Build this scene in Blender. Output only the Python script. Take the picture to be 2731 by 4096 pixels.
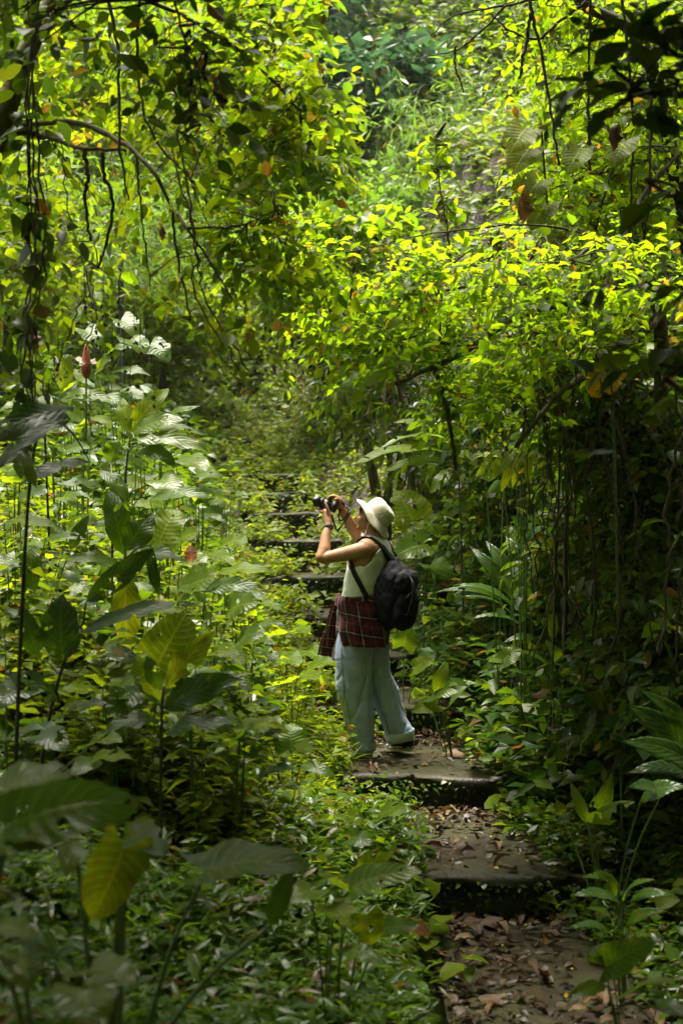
import bpy, bmesh, math, random
import numpy as np
from mathutils import Vector, Matrix, noise
from mathutils.bvhtree import BVHTree

scene = bpy.context.scene
for o in list(bpy.data.objects):
    bpy.data.objects.remove(o)

# ------------------------------------------------------------------ camera, sky, sun, exposure
FPX, CX, CY, CAMZ = 1422.2, 341.0, 517.0, 1.65
cam = bpy.data.cameras.new('camera')
camo = bpy.data.objects.new('camera', cam)
scene.collection.objects.link(camo)
camo.location = (0, 0, CAMZ)
camo.rotation_euler = (math.radians(90.2), 0, 0)
cam.sensor_fit = 'VERTICAL'
cam.sensor_height = 36.0
cam.lens = 50.0
cam.clip_start, cam.clip_end = 0.05, 500
cam.dof.use_dof = True
cam.dof.focus_distance = 9.7
cam.dof.aperture_fstop = 2.8
scene.camera = camo

SUN_EL, SUN_AZ = math.radians(75), math.radians(-30)     # azimuth from +Y, negative = to the left
world = bpy.data.worlds.new('World')
scene.world = world
world.use_nodes = True
wn = world.node_tree
bg = wn.nodes['Background']
sky = wn.nodes.new('ShaderNodeTexSky')
sky.sky_type = 'NISHITA'
sky.sun_disc = False
sky.sun_elevation = SUN_EL
sky.sun_rotation = SUN_AZ
sky.air_density, sky.dust_density, sky.ozone_density = 1.0, 3.0, 1.0
hs = wn.nodes.new('ShaderNodeHueSaturation')
hs.inputs['Saturation'].default_value = 0.2
wn.links.new(sky.outputs[0], hs.inputs['Color'])
wn.links.new(hs.outputs[0], bg.inputs['Color'])
bg.inputs['Strength'].default_value = 0.085

sl = bpy.data.lights.new('sun', 'SUN')
sl.energy = 4.2
sl.angle = math.radians(30)
sl.color = (1.0, 0.93, 0.78)
so = bpy.data.objects.new('sun', sl)
scene.collection.objects.link(so)
sd = Vector((math.sin(SUN_AZ) * math.cos(SUN_EL), math.cos(SUN_AZ) * math.cos(SUN_EL), math.sin(SUN_EL)))
so.rotation_euler = sd.to_track_quat('Z', 'Y').to_euler()
so.location = sd * 60

vs = scene.view_settings
vs.view_transform = 'Standard'
vs.look = 'None'
vs.gamma = 1.0
vs.exposure = 1.82
vs.use_curve_mapping = False
cy = scene.cycles
cy.use_denoising = True
cy.max_bounces = 5
cy.adaptive_threshold = 0.03
cy.diffuse_bounces = 3
cy.glossy_bounces = 3
cy.transmission_bounces = 5
cy.transparent_max_bounces = 8
cy.sample_clamp_indirect = 6
cy.caustics_reflective = False
cy.caustics_refractive = False

R = np.random.default_rng(11)
random.seed(5)

# ------------------------------------------------------------------ helpers
def P(px, py, d):
    return np.array([(px - CX) * d / FPX, d, CAMZ + (CY - py) * d / FPX])

def nrm(a):
    a = np.asarray(a, float)
    return a / np.maximum(np.linalg.norm(a, axis=-1, keepdims=True), 1e-9)

def link(o, parent=None):
    scene.collection.objects.link(o)
    if parent is not None:
        o.parent = parent
    return o

def tag(o, label=None, cat=None, group=None, kind=None):
    if label: o['label'] = label
    if cat: o['category'] = cat
    if group: o['group'] = group
    if kind: o['kind'] = kind
    return o

def empty(name, loc, label=None, cat=None, group=None, kind=None):
    o = bpy.data.objects.new(name, None)
    o.empty_display_size = 0.1
    o.location = [float(c) for c in loc]
    link(o)
    return tag(o, label, cat, group, kind)

def mesh_np(name, V, T, uv=None, smooth=True):
    V = np.asarray(V, np.float32); T = np.asarray(T, np.int32)
    k = T.shape[1]
    me = bpy.data.meshes.new(name)
    me.vertices.add(len(V)); me.vertices.foreach_set('co', V.ravel())
    me.loops.add(T.size); me.loops.foreach_set('vertex_index', T.ravel())
    me.polygons.add(len(T))
    me.polygons.foreach_set('loop_start', np.arange(0, T.size, k, dtype=np.int32))
    if smooth:
        me.polygons.foreach_set('use_smooth', np.ones(len(T), bool))
    if uv is not None:
        l = me.uv_layers.new(name='UVMap')
        l.data.foreach_set('uv', np.asarray(uv, np.float32)[T.ravel()].ravel())
    me.update(calc_edges=True)
    return me

def obj(name, me, mat, parent=None, kind=None):
    if mat is not None:
        me.materials.clear()
        me.materials.append(mat)
    o = bpy.data.objects.new(name, me)
    link(o, parent)
    if kind: o['kind'] = kind
    return o

class MB:
    """collects quads / tris into one mesh"""
    def __init__(s): s.V, s.T, s.n = [], [], 0
    def add(s, V, T):
        V = np.asarray(V, float); T = np.asarray(T, int)
        if T.shape[1] == 4:
            T = np.concatenate([T[:, [0, 1, 2]], T[:, [0, 2, 3]]])
        s.V.append(V); s.T.append(T + s.n); s.n += len(V)
        return s
    def build(s, name, mat, parent=None, kind=None, off=None, smooth=True):
        V = np.concatenate(s.V); T = np.concatenate(s.T)
        if off is not None: V = V - np.asarray(off)
        return obj(name, mesh_np(name, V, T, smooth=smooth), mat, parent, kind)

def smooth_pts(pts, n):
    """Catmull-Rom through pts -> n points"""
    p = np.asarray(pts, float)
    if len(p) == 2:
        t = np.linspace(0, 1, n)[:, None]
        return p[0] * (1 - t) + p[1] * t
    q = np.vstack([2 * p[0] - p[1], p, 2 * p[-1] - p[-2]])
    t = np.linspace(0, len(p) - 1 - 1e-6, n)
    i = t.astype(int); f = (t - i)[:, None]
    a, b, c, d = q[i], q[i + 1], q[i + 2], q[i + 3]
    return 0.5 * (2 * b + (c - a) * f + (2 * a - 5 * b + 4 * c - d) * f ** 2 + (3 * b - a - 3 * c + d) * f ** 3)

def tube(pts, rad, seg=6, cap=True, flat=None, ref=None):
    """rings along pts; rad scalar/array; flat=(a,b) scale of the two cross axes; returns V,T(quads as tris)"""
    p = np.asarray(pts, float); n = len(p)
    r = np.broadcast_to(np.asarray(rad, float), (n,)).copy()
    tan = nrm(np.gradient(p, axis=0))
    if ref is None:
        ref = np.array([0.31, 0.22, 0.92])
        if abs(np.dot(tan[0], ref)) > 0.95: ref = np.array([1.0, 0.1, 0.0])
    X = np.zeros_like(p)
    x = np.asarray(ref, float)
    for i in range(n):
        if np.ndim(x) == 1:
            x = x - tan[i] * np.dot(x, tan[i]); x = nrm(x)
        X[i] = x
    Y = np.cross(tan, X)
    a = np.linspace(0, 2 * np.pi, seg, endpoint=False)
    fa, fb = flat if flat else (1, 1)
    V = p[:, None] + r[:, None, None] * (fa * np.cos(a)[None, :, None] * X[:, None] + fb * np.sin(a)[None, :, None] * Y[:, None])
    V = V.reshape(-1, 3)
    i, j = np.meshgrid(np.arange(n - 1), np.arange(seg), indexing='ij')
    i, j = i.ravel(), j.ravel(); k = (j + 1) % seg
    Q = np.stack([i * seg + j, i * seg + k, (i + 1) * seg + k, (i + 1) * seg + j], 1)
    T = np.concatenate([Q[:, [0, 1, 2]], Q[:, [0, 2, 3]]])
    if cap:
        V = np.vstack([V, p[0] - tan[0] * r[0] * .4, p[-1] + tan[-1] * r[-1] * .4])
        c0, c1 = len(V) - 2, len(V) - 1
        jj = np.arange(seg); kk = (jj + 1) % seg
        T = np.concatenate([T, np.stack([np.full(seg, c0), kk, jj], 1),
                            np.stack([np.full(seg, c1), (n - 1) * seg + jj, (n - 1) * seg + kk], 1)])
    return V, T

# ------------------------------------------------------------------ materials
def new_mat(name):
    m = bpy.data.materials.new(name)
    m.use_nodes = True
    nt = m.node_tree
    for n in list(nt.nodes): nt.nodes.remove(n)
    out = nt.nodes.new('ShaderNodeOutputMaterial')
    return m, nt, out

def N(nt, typ, **kw):
    n = nt.nodes.new(typ)
    for k, v in kw.items():
        if k in n.inputs: n.inputs[k].default_value = v
        else: setattr(n, k, v)
    return n

def ramp(nt, fac, stops, interp='LINEAR'):
    r = nt.nodes.new('ShaderNodeValToRGB')
    r.color_ramp.interpolation = interp
    e = r.color_ramp.elements
    while len(e) < len(stops): e.new(0.5)
    for q, (p, c) in zip(e, stops):
        q.position = p
        q.color = (*c, 1) if len(c) == 3 else c
    if fac is not None: nt.links.new(fac, r.inputs[0])
    return r

def math_n(nt, op, a, b=None, c=None):
    n = nt.nodes.new('ShaderNodeMath'); n.operation = op
    for i, v in enumerate((a, b, c)):
        if v is None: continue
        if isinstance(v, (int, float)): n.inputs[i].default_value = v
        else: nt.links.new(v, n.inputs[i])
    return n.outputs[0]

def mixc(nt, fac, a, b, mode='MIX'):
    n = nt.nodes.new('ShaderNodeMix'); n.data_type = 'RGBA'; n.blend_type = mode
    for s, v in ((n.inputs[0], fac), (n.inputs[6], a), (n.inputs[7], b)):
        if isinstance(v, (int, float)): s.default_value = v
        elif isinstance(v, tuple): s.default_value = (*v, 1)
        else: nt.links.new(v, s)
    return n.outputs[2]

def leaf_mat(name, cols, trans=0.45, tmul=(2.6, 2.3, 0.7), rough=0.38, spec=0.22, rnd='island', veins=False, holes=0.0, spot=0.25):
    m, nt, out = new_mat(name)
    L = nt.links.new
    if rnd == 'island':
        g = N(nt, 'ShaderNodeNewGeometry'); rv = g.outputs['Random Per Island']
    else:
        g = N(nt, 'ShaderNodeObjectInfo'); rv = g.outputs['Random']
    n = len(cols)
    stops = [(.955 * i / max(n - 1, 1), c) for i, c in enumerate(cols)]
    if rnd == 'island' and n > 2 and cols[0][1] > cols[0][0]: stops += [(.965, (.16, .12, .02)), (.985, (.12, .06, .02))]
    cr = ramp(nt, rv, stops)
    tc = N(nt, 'ShaderNodeTexCoord')
    no = N(nt, 'ShaderNodeTexNoise', Scale=9.0 if veins else 3.0, Detail=3.0)
    L(tc.outputs['Object'], no.inputs['Vector'])
    dark = ramp(nt, no.outputs[0], [(0.3, (1 - spot,) * 3), (0.7, (1 + spot * .4,) * 3)])
    col = mixc(nt, 1.0, cr.outputs[0], dark.outputs[0], 'MULTIPLY')
    bump_src = None
    if veins:
        sn = N(nt, 'ShaderNodeTexNoise', Scale=31.0, Detail=2.0); L(tc.outputs['Object'], sn.inputs['Vector'])
        sm_ = ramp(nt, sn.outputs[0], [(.62, (0, 0, 0)), (.72, (1, 1, 1))])
        col = mixc(nt, math_n(nt, 'MULTIPLY', sm_.outputs[0], .7), col, (.13, .10, .02))
        uv = N(nt, 'ShaderNodeUVMap')
        sp = N(nt, 'ShaderNodeSeparateXYZ'); L(uv.outputs[0], sp.inputs[0])
        au = math_n(nt, 'ABSOLUTE', math_n(nt, 'SUBTRACT', sp.outputs[0], 0.5))
        ph = math_n(nt, 'SUBTRACT', math_n(nt, 'MULTIPLY', sp.outputs[1], 9.0), math_n(nt, 'MULTIPLY', au, 5.0))
        fr = math_n(nt, 'ABSOLUTE', math_n(nt, 'SUBTRACT', math_n(nt, 'FRACT', ph), 0.5))   # 0 on a vein
        vein = ramp(nt, fr, [(0.0, (1, 1, 1)), (0.04, (.9, .9, .9)), (0.15, (0, 0, 0))])
        mid = ramp(nt, au, [(0.0, (1, 1, 1)), (0.012, (1, 1, 1)), (0.035, (0, 0, 0))])
        vm = math_n(nt, 'MAXIMUM', math_n(nt, 'MULTIPLY', vein.outputs[0], 0.85), mid.outputs[0])
        light = mixc(nt, 1.0, col, (2.1, 1.7, 1.4), 'MULTIPLY')
        col = mixc(nt, math_n(nt, 'MULTIPLY', vm, 0.8), col, light)
        bump_src = math_n(nt, 'ADD', math_n(nt, 'MULTIPLY', fr, 1.0), math_n(nt, 'MULTIPLY', mid.outputs[0], -0.6))
    pb = N(nt, 'ShaderNodeBsdfPrincipled', Roughness=rough)
    pb.inputs['Specular IOR Level'].default_value = spec
    L(col, pb.inputs['Base Color'])
    if bump_src is not None:
        b = N(nt, 'ShaderNodeBump', Strength=0.3, Distance=0.008)
        L(bump_src, b.inputs['Height']); L(b.outputs[0], pb.inputs['Normal'])
    tr = N(nt, 'ShaderNodeBsdfTranslucent')
    L(mixc(nt, 1.0, col, tmul, 'MULTIPLY'), tr.inputs[0])
    mx = N(nt, 'ShaderNodeMixShader'); mx.inputs[0].default_value = trans
    L(pb.outputs[0], mx.inputs[1]); L(tr.outputs[0], mx.inputs[2])
    res = mx.outputs[0]
    if holes > 0:
        h = N(nt, 'ShaderNodeTexNoise', Scale=17.0, Detail=1.0)
        L(tc.outputs['Object'], h.inputs['Vector'])
        hm = math_n(nt, 'GREATER_THAN', h.outputs[0], 1 - holes)
        tp = N(nt, 'ShaderNodeBsdfTransparent')
        m2 = N(nt, 'ShaderNodeMixShader'); L(hm, m2.inputs[0]); L(res, m2.inputs[1]); L(tp.outputs[0], m2.inputs[2])
        res = m2.outputs[0]
    L(res, out.inputs[0])
    return m

def simple_mat(name, c0, c1, scale=8.0, rough=0.7, bump=0.3, detail=5.0, spec=0.3, stretch=None, dist=0.01, metal=0.0):
    m, nt, out = new_mat(name)
    L = nt.links.new
    tc = N(nt, 'ShaderNodeTexCoord')
    src = tc.outputs['Object']
    if stretch:
        mp = N(nt, 'ShaderNodeMapping'); mp.inputs['Scale'].default_value = stretch
        L(src, mp.inputs[0]); src = mp.outputs[0]
    no = N(nt, 'ShaderNodeTexNoise', Scale=scale, Detail=detail)
    L(src, no.inputs['Vector'])
    cr = ramp(nt, no.outputs[0], [(0.32, c0), (0.68, c1)])
    pb = N(nt, 'ShaderNodeBsdfPrincipled', Roughness=rough, Metallic=metal)
    pb.inputs['Specular IOR Level'].default_value = spec
    L(cr.outputs[0], pb.inputs['Base Color'])
    if bump:
        b = N(nt, 'ShaderNodeBump', Strength=bump, Distance=dist)
        L(no.outputs[0], b.inputs['Height']); L(b.outputs[0], pb.inputs['Normal'])
    L(pb.outputs[0], out.inputs[0])
    return m

M = {}
G0, G1, G2 = (.028, .056, .006), (.056, .098, .007), (.090, .142, .008)
LIME, YEL, OLV = (.135, .195, .008), (.230, .220, .010), (.125, .140, .010)
M['canopy_olive'] = leaf_mat('leaf_canopy_olive', [(.075, .145, .008), (.10, .17, .008), (.13, .175, .009), (.14, .19, .009), (.17, .20, .010), (.06, .12, .008)], trans=.62, tmul=(2.4, 2.4, .7))
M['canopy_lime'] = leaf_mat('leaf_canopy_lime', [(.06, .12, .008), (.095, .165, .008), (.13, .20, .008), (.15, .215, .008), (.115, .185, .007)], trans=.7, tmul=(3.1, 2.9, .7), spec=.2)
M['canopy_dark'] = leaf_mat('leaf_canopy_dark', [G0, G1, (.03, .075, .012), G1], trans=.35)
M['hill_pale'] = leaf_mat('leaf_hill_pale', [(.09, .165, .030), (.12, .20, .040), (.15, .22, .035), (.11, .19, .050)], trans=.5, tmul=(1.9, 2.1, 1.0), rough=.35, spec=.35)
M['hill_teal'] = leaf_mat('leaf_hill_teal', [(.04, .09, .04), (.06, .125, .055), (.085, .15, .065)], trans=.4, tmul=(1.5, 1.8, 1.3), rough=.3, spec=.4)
M['hill_green'] = leaf_mat('leaf_hill_green', [G2, (.09, .155, .012), (.11, .175, .015), LIME], trans=.55)
M['hill_yellow'] = leaf_mat('leaf_hill_yellow', [(.08, .155, .012), (.11, .19, .012), (.14, .21, .012), (.17, .215, .014)], trans=.6, tmul=(2.3, 2.4, .8))
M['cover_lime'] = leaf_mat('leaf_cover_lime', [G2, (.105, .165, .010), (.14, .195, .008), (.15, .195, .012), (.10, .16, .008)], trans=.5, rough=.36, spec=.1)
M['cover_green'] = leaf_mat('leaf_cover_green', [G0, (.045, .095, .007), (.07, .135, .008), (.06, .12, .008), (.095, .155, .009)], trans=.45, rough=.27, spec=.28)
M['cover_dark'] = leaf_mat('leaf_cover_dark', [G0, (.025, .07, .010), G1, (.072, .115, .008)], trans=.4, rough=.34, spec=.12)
M['grass'] = leaf_mat('leaf_grass', [(.045, .098, .007), (.07, .14, .008), (.085, .155, .010), (.06, .125, .008)], trans=.45, rough=.3, spec=.28)
M['big_green'] = leaf_mat('leaf_big_green', [(.042, .092, .007), (.064, .126, .008), (.088, .150, .009)], rnd='object', veins=True, trans=.55, rough=.32, spec=.25, holes=.34)
M['big_lime'] = leaf_mat('leaf_big_lime', [(.085, .15, .008), (.125, .19, .009)], rnd='object', veins=True, trans=.58, rough=.4, spec=.12, holes=.35)
M['big_yellow'] = leaf_mat('leaf_big_yellow', [(.135, .20, .010), (.17, .215, .012)], rnd='object', veins=True, spot=.5, spec=.12, holes=.32, trans=.62, rough=.4)
M['big_dark'] = leaf_mat('leaf_big_dark', [(.022, .056, .006), (.036, .080, .008)], rnd='object', veins=True, trans=.42, rough=.32, spec=.25, holes=.32)
M['big_pale'] = leaf_mat('leaf_big_pale', [(.07, .12, .012), (.095, .145, .018)], rnd='object', veins=True, trans=.47, rough=.3, spec=.25, holes=.32)
M['big_orange'] = leaf_mat('leaf_big_orange', [(.42, .22, .015), (.36, .25, .012)], rnd='object', veins=True, trans=.4, rough=.5, holes=.36)
M['big_teal'] = leaf_mat('leaf_big_teal', [(.024, .060, .008), (.036, .085, .010)], rnd='object', veins=True, trans=.3, rough=.22)
M['dry_leaf'] = leaf_mat('leaf_dry', [(.035, .020, .010), (.075, .042, .018), (.13, .075, .030), (.055, .026, .014), (.16, .11, .045)], rnd='object', veins=True, trans=.15, rough=.45, tmul=(1.4, 1.2, .8))
M['litter'] = leaf_mat('leaf_litter', [(.016, .010, .006), (.040, .024, .012), (.075, .045, .02), (.030, .016, .009), (.11, .072, .03)], trans=.1, rough=.4, tmul=(1.4, 1.2, .8))
M['red_leaf'] = leaf_mat('leaf_red', [(.30, .09, .03)], rnd='object', veins=True, trans=.4, rough=.4, tmul=(1.6, 1.2, .6))
M['yellow_bits'] = leaf_mat('petal_yellow', [(.55, .33, .015), (.6, .42, .03)], trans=.2, rough=.5, tmul=(1.2, 1.2, 1))
M['black_leaf'] = leaf_mat('leaf_withered', [(.012, .010, .008), (.03, .022, .015)], trans=.1, rough=.6)
M['bark'] = simple_mat('bark', (.035, .026, .016), (.11, .09, .055), 30, .85, .6, stretch=(1, 1, .25))
M['bark_mossy'] = simple_mat('bark_mossy', (.040, .035, .015), (.12, .11, .045), 22, .85, .6, stretch=(1, 1, .3))
M['twig'] = simple_mat('twig', (.022, .017, .011), (.07, .055, .03), 20, .8, .3)
M['vine'] = simple_mat('vine', (.05, .038, .022), (.13, .10, .055), 14, .8, .4)
M['dry_twig'] = simple_mat('dry_twig', (.14, .09, .045), (.28, .19, .10), 10, .8, .2)
M['stalk'] = simple_mat('stalk', (.05, .10, .015), (.10, .16, .025), 12, .4, .1, spec=.5)
M['stalk_dark'] = simple_mat('stalk_dark', (.03, .03, .012), (.07, .06, .02), 12, .5, .1)

# ------------------------------------------------------------------ leaves
def leaf_template(w=0.5, rows=4, fold=0.12, curl=0.15, peak=0.42, sharp=1.0):
    """unit leaf along +x, width w, returns V,T"""
    V = [(0, 0, 0)]
    ts = np.linspace(0, 1, rows + 1)[1:-1]
    for t in ts:
        k = math.log(0.5) / math.log(peak)
        hw = 0.5 * w * math.sin(math.pi * t ** k) ** sharp
        z = -curl * t * t
        V += [(t, hw, z + fold * hw * 2), (t, 0, z), (t, -hw, z + fold * hw * 2)]
    V.append((1, 0, -curl))
    T = [(0, 2, 1), (0, 3, 2)]
    for i in range(len(ts) - 1):
        a, b = 1 + 3 * i, 4 + 3 * i
        T += [(a, a + 1, b + 1), (a, b + 1, b), (a + 1, a + 2, b + 2), (a + 1, b + 2, b + 1)]
    a, e = 1 + 3 * (len(ts) - 1), len(V) - 1
    T += [(a, a + 1, e), (a + 1, a + 2, e)]
    return np.array(V, float), np.array(T, int)

TPL = {
    'ovate': [leaf_template(.56, 4, .14, .10), leaf_template(.5, 4, .22, .22), leaf_template(.6, 4, .05, .30)],
    'round': [leaf_template(.78, 4, .10, .10, .5), leaf_template(.7, 4, .2, .2, .5)],
    'lance': [leaf_template(.32, 4, .15, .25), leaf_template(.28, 4, .1, .45)],
    'bamboo': [leaf_template(.13, 3, .1, .25), leaf_template(.11, 3, .1, .5)],
    'blade': [leaf_template(.10, 4, .1, .55, .3), leaf_template(.085, 4, .1, .8, .3)],
    'heart': [leaf_template(.8, 3, .12, .2, .38, .75), leaf_template(.75, 3, .2, .3, .38, .75)],
}

TPL['round3'] = [leaf_template(.72, 3, .10, .12, .5), leaf_template(.62, 3, .22, .25, .45), leaf_template(.5, 3, .3, .4)]
TPL['ovate3'] = [leaf_template(.56, 3, .14, .12), leaf_template(.5, 3, .22, .25)]
TPL['ovate2'] = [leaf_template(.60, 2, .14, .12), leaf_template(.52, 2, .22, .25)]
TPL['lance3'] = [leaf_template(.32, 3, .15, .25), leaf_template(.28, 3, .1, .45)]
TPL['lance2'] = [leaf_template(.30, 2, .15, .25)]
TPL['bamboo2'] = [leaf_template(.15, 2, .1, .3)]

def mass(base, direc, normal, length, shape='ovate', wvar=0.2):
    """many leaves -> V,T"""
    base = np.asarray(base, float); n = len(base)
    X = nrm(direc)
    Z = np.asarray(normal, float); Z = nrm(Z - X * np.sum(Z * X, 1, keepdims=True))
    Y = np.cross(Z, X)
    length = np.broadcast_to(np.asarray(length, float), (n,))
    tp = TPL[shape]
    which = R.integers(0, len(tp), n)
    Vs, Ts, off = [], [], 0
    for k, (v, t) in enumerate(tp):
        s = np.where(which == k)[0]
        if not len(s): continue
        wv = 1 + wvar * R.standard_normal(len(s))
        cv = 1 + .5 * R.standard_normal(len(s))
        W = base[s][:, None] + length[s][:, None, None] * (
            v[None, :, 0, None] * X[s][:, None] + (v[None, :, 1] * wv[:, None])[..., None] * Y[s][:, None]
            + (v[None, :, 2] * cv[:, None])[..., None] * Z[s][:, None])
        Vs.append(W.reshape(-1, 3))
        Ts.append((t[None] + (np.arange(len(s)) * len(v))[:, None, None]).reshape(-1, 3) + off)
        off += len(s) * len(v)
    return np.concatenate(Vs), np.concatenate(Ts)

def sprays(S, D, L, nl, lsize, droop=0.25, shape='ovate', flat=0.6, twig_r=0.003, sizevar=.42, spread=.9):
    """twigs with alternate leaves. returns (leafV,leafT),(twigV,twigT)"""
    S = np.asarray(S, float); D = nrm(D); n = len(S)
    L = np.broadcast_to(np.asarray(L, float), (n,))
    droopv = np.array([0, 0, -1.0])
    ts = np.linspace(.12, 1, nl)
    side = nrm(np.cross(D, np.array([0, 0, 1.0]) + .35 * R.standard_normal((n, 3))))
    base, dirs, nor, ln = [], [], [], []
    for j, t in enumerate(ts):
        tt = np.clip(t + .04 * R.standard_normal(n), .02, 1)
        p = S + D * (L * tt)[:, None] + droopv * (droop * L * tt ** 2)[:, None]
        tan = nrm(D + droopv * (2 * droop * tt)[:, None])
        sgn = 1 if j % 2 else -1
        if j == nl - 1: sgn = 0
        d = nrm(tan * .55 + side * sgn * spread + droopv * .15 + .3 * R.standard_normal((n, 3)))
        base.append(p); dirs.append(d)
        nor.append(nrm(np.array([0, 0, 1.0]) + (1 - flat) * R.standard_normal((n, 3))))
        ln.append(lsize * np.clip(1 + sizevar * R.standard_normal(n), .35, 1.7))
    lv = mass(np.concatenate(base), np.concatenate(dirs), np.concatenate(nor), np.concatenate(ln), shape)
    # twigs: 4 rings, 3 sides
    k = np.linspace(0, 1, 4)
    C = S[:, None] + D[:, None] * (L[:, None] * k)[..., None] + droopv * (droop * L[:, None] * k ** 2)[..., None]
    up = nrm(np.cross(D, side))
    rr = twig_r * (1 - .7 * k)
    a = np.array([0, 2.094, 4.189])
    ring = np.cos(a)[None, None, :, None] * side[:, None, None] + np.sin(a)[None, None, :, None] * up[:, None, None]
    TV = (C[:, :, None] + rr[None, :, None, None] * ring).reshape(-1, 3)
    T = []
    for i in range(3):
        for j in range(3):
            q = (j + 1) % 3
            T += [(i * 3 + j, i * 3 + q, i * 3 + 3 + q), (i * 3 + j, i * 3 + 3 + q, i * 3 + 3 + j)]
    TT = (np.array(T)[None] + (np.arange(n) * 12)[:, None, None]).reshape(-1, 3)
    return lv, (TV, TT)

def big_blade(kind, base, tip, width, hint=(0, -.55, .8), arch=0.08, wave=0.05, fold=0.12, seed=0, rows=10, cols=7, lobes=0.3):
    """one large leaf from base (where the stalk joins) to tip; real 3D sheet with UV"""
    rg = np.random.default_rng(seed)
    base = np.asarray(base, float); tip = np.asarray(tip, float)
    L = np.linalg.norm(tip - base); ax = (tip - base) / L
    hint = nrm(np.asarray(hint, float) + .12 * rg.standard_normal(3))
    sd_ = nrm(np.cross(hint, ax)); nn = np.cross(ax, sd_)
    t = np.linspace(0, 1, rows); s = np.linspace(-1, 1, cols)
    tt, ss = np.meshgrid(t, s, indexing='ij')
    if kind == 'heart':
        w = np.clip(.62 + .9 * tt, 0, 1) * np.sqrt(np.clip(1 - tt ** 1.9, 0, 1)) * (1 - .25 * tt)
        w = w / w.max()
        back = -lobes * (1 - tt) ** 1.6 * np.abs(ss) ** 1.0
        wtip = 1.0
    elif kind == 'blade':
        w = np.sin(np.pi * np.clip(tt, .02, 1) ** .75) ** .85; back = 0
    elif kind == 'round':
        w = np.sqrt(np.clip(1 - (2 * tt - 1) ** 2, 0, 1)) ** .9; back = -.05 * (1 - tt) * np.abs(ss)
    else:
        w = np.sin(np.pi * np.clip(tt, .0, 1) ** .85) ** .75; back = 0
    w = w + .012
    asym = 1 + .06 * rg.standard_normal()
    yy = ss * w * width * .5 * np.where(ss > 0, asym, 2 - asym)
    ph = rg.uniform(0, 6.28, 2); kf = rg.uniform(11, 17)
    zz = fold * np.abs(ss) * w * width * .5 + arch * L * 4 * tt * (1 - tt)
    zz = zz - .10 * L * tt ** 3
    zz += wave * width * np.abs(ss) ** 2 * np.sin(kf * tt + np.where(ss > 0, ph[0], ph[1])) * np.clip(w * 2, 0, 1)
    edge = 1 + .5 * wave * np.sin(kf * 1.3 * tt + ph[1] + ss)
    yy = yy * edge * (1 + .05 * rg.standard_normal(yy.shape) * (np.abs(ss) > .9))
    if kind == 'blade': zz += .03 * width * np.cos(ss * np.pi * 3)
    xx = (tt + back) * L
    V = base + xx[..., None] * ax + yy[..., None] * sd_ + zz[..., None] * nn
    V = V.reshape(-1, 3)
    i, j = np.meshgrid(np.arange(rows - 1), np.arange(cols - 1), indexing='ij'); i, j = i.ravel(), j.ravel()
    Q = np.stack([i * cols + j, i * cols + j + 1, (i + 1) * cols + j + 1, (i + 1) * cols + j], 1)
    uv = np.stack([(ss.ravel() + 1) / 2, tt.ravel()], 1)
    return V, Q, uv

def leaf_obj(parent, off, V, Q, uv, mat, name='leaf'):
    return obj(name, mesh_np(name, V - np.asarray(off), Q, uv), mat, parent)
# ------------------------------------------------------------------ the lie of the land
# steps: front edge distance, tread height, centre x, width
STEPS = [(5.80, -.448, 1.02, 1.15), (7.45, -.224, .83, 1.10), (9.10, 0.0, .56, 1.10), (10.72, .224, .38, 1.15),
         (12.35, .448, .14, 1.10), (14.0, .672, -.06, 1.10), (15.3, 1.015, -.22, 1.05), (16.6, 1.38, -.46, 1.0),
         (17.8, 1.70, -.68, 1.0), (19.0, 1.98, -.88, .95), (20.2, 2.26, -1.08, .95), (21.4, 2.58, -1.36, .95),
         (22.6, 2.87, -1.66, .9), (23.8, 3.19, -1.95, .9), (25.0, 3.50, -2.25, .9)]
_sd = np.array([-40, 0, 5.0] + [s[0] for s in STEPS] + [27, 60])
_sz = np.array([-.5, -.5, -.5] + [s[1] for s in STEPS] + [4.0, 8.0])
_sx = np.array([1.3, 1.2, 1.1] + [s[2] for s in STEPS] + [-2.8, -6])

def xc(y): return np.interp(y, _sd, _sx)
def zs(y): return np.interp(y, _sd, _sz)

def terrain(x, y):
    x = np.asarray(x, float); y = np.asarray(y, float)
    t = x - xc(y)
    z = np.interp(y, _sd + .9, _sz) - .16
    a = np.clip(-t - .55, 0, None)
    z = z + .52 * np.minimum(a, 4) + .25 * np.clip(a - 4, 0, 30)
    b = np.clip(t - .65, 0, None)
    k = np.interp(y, [0, 8, 13, 17], [.30, .38, .75, 1.25])
    z = z + np.minimum(k * b + .10 * b ** 2, 4.0 + .3 * b)
    z = z + np.clip(y - 26, 0, 30) * .95
    z = z + .05 * np.sin(x * 2.1 + y * 1.3) * np.clip(np.abs(t) - .6, 0, 1) + .04 * np.sin(x * 5.1 - y * 3.7) * np.clip(np.abs(t) - .6, 0, 1)
    return z

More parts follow.
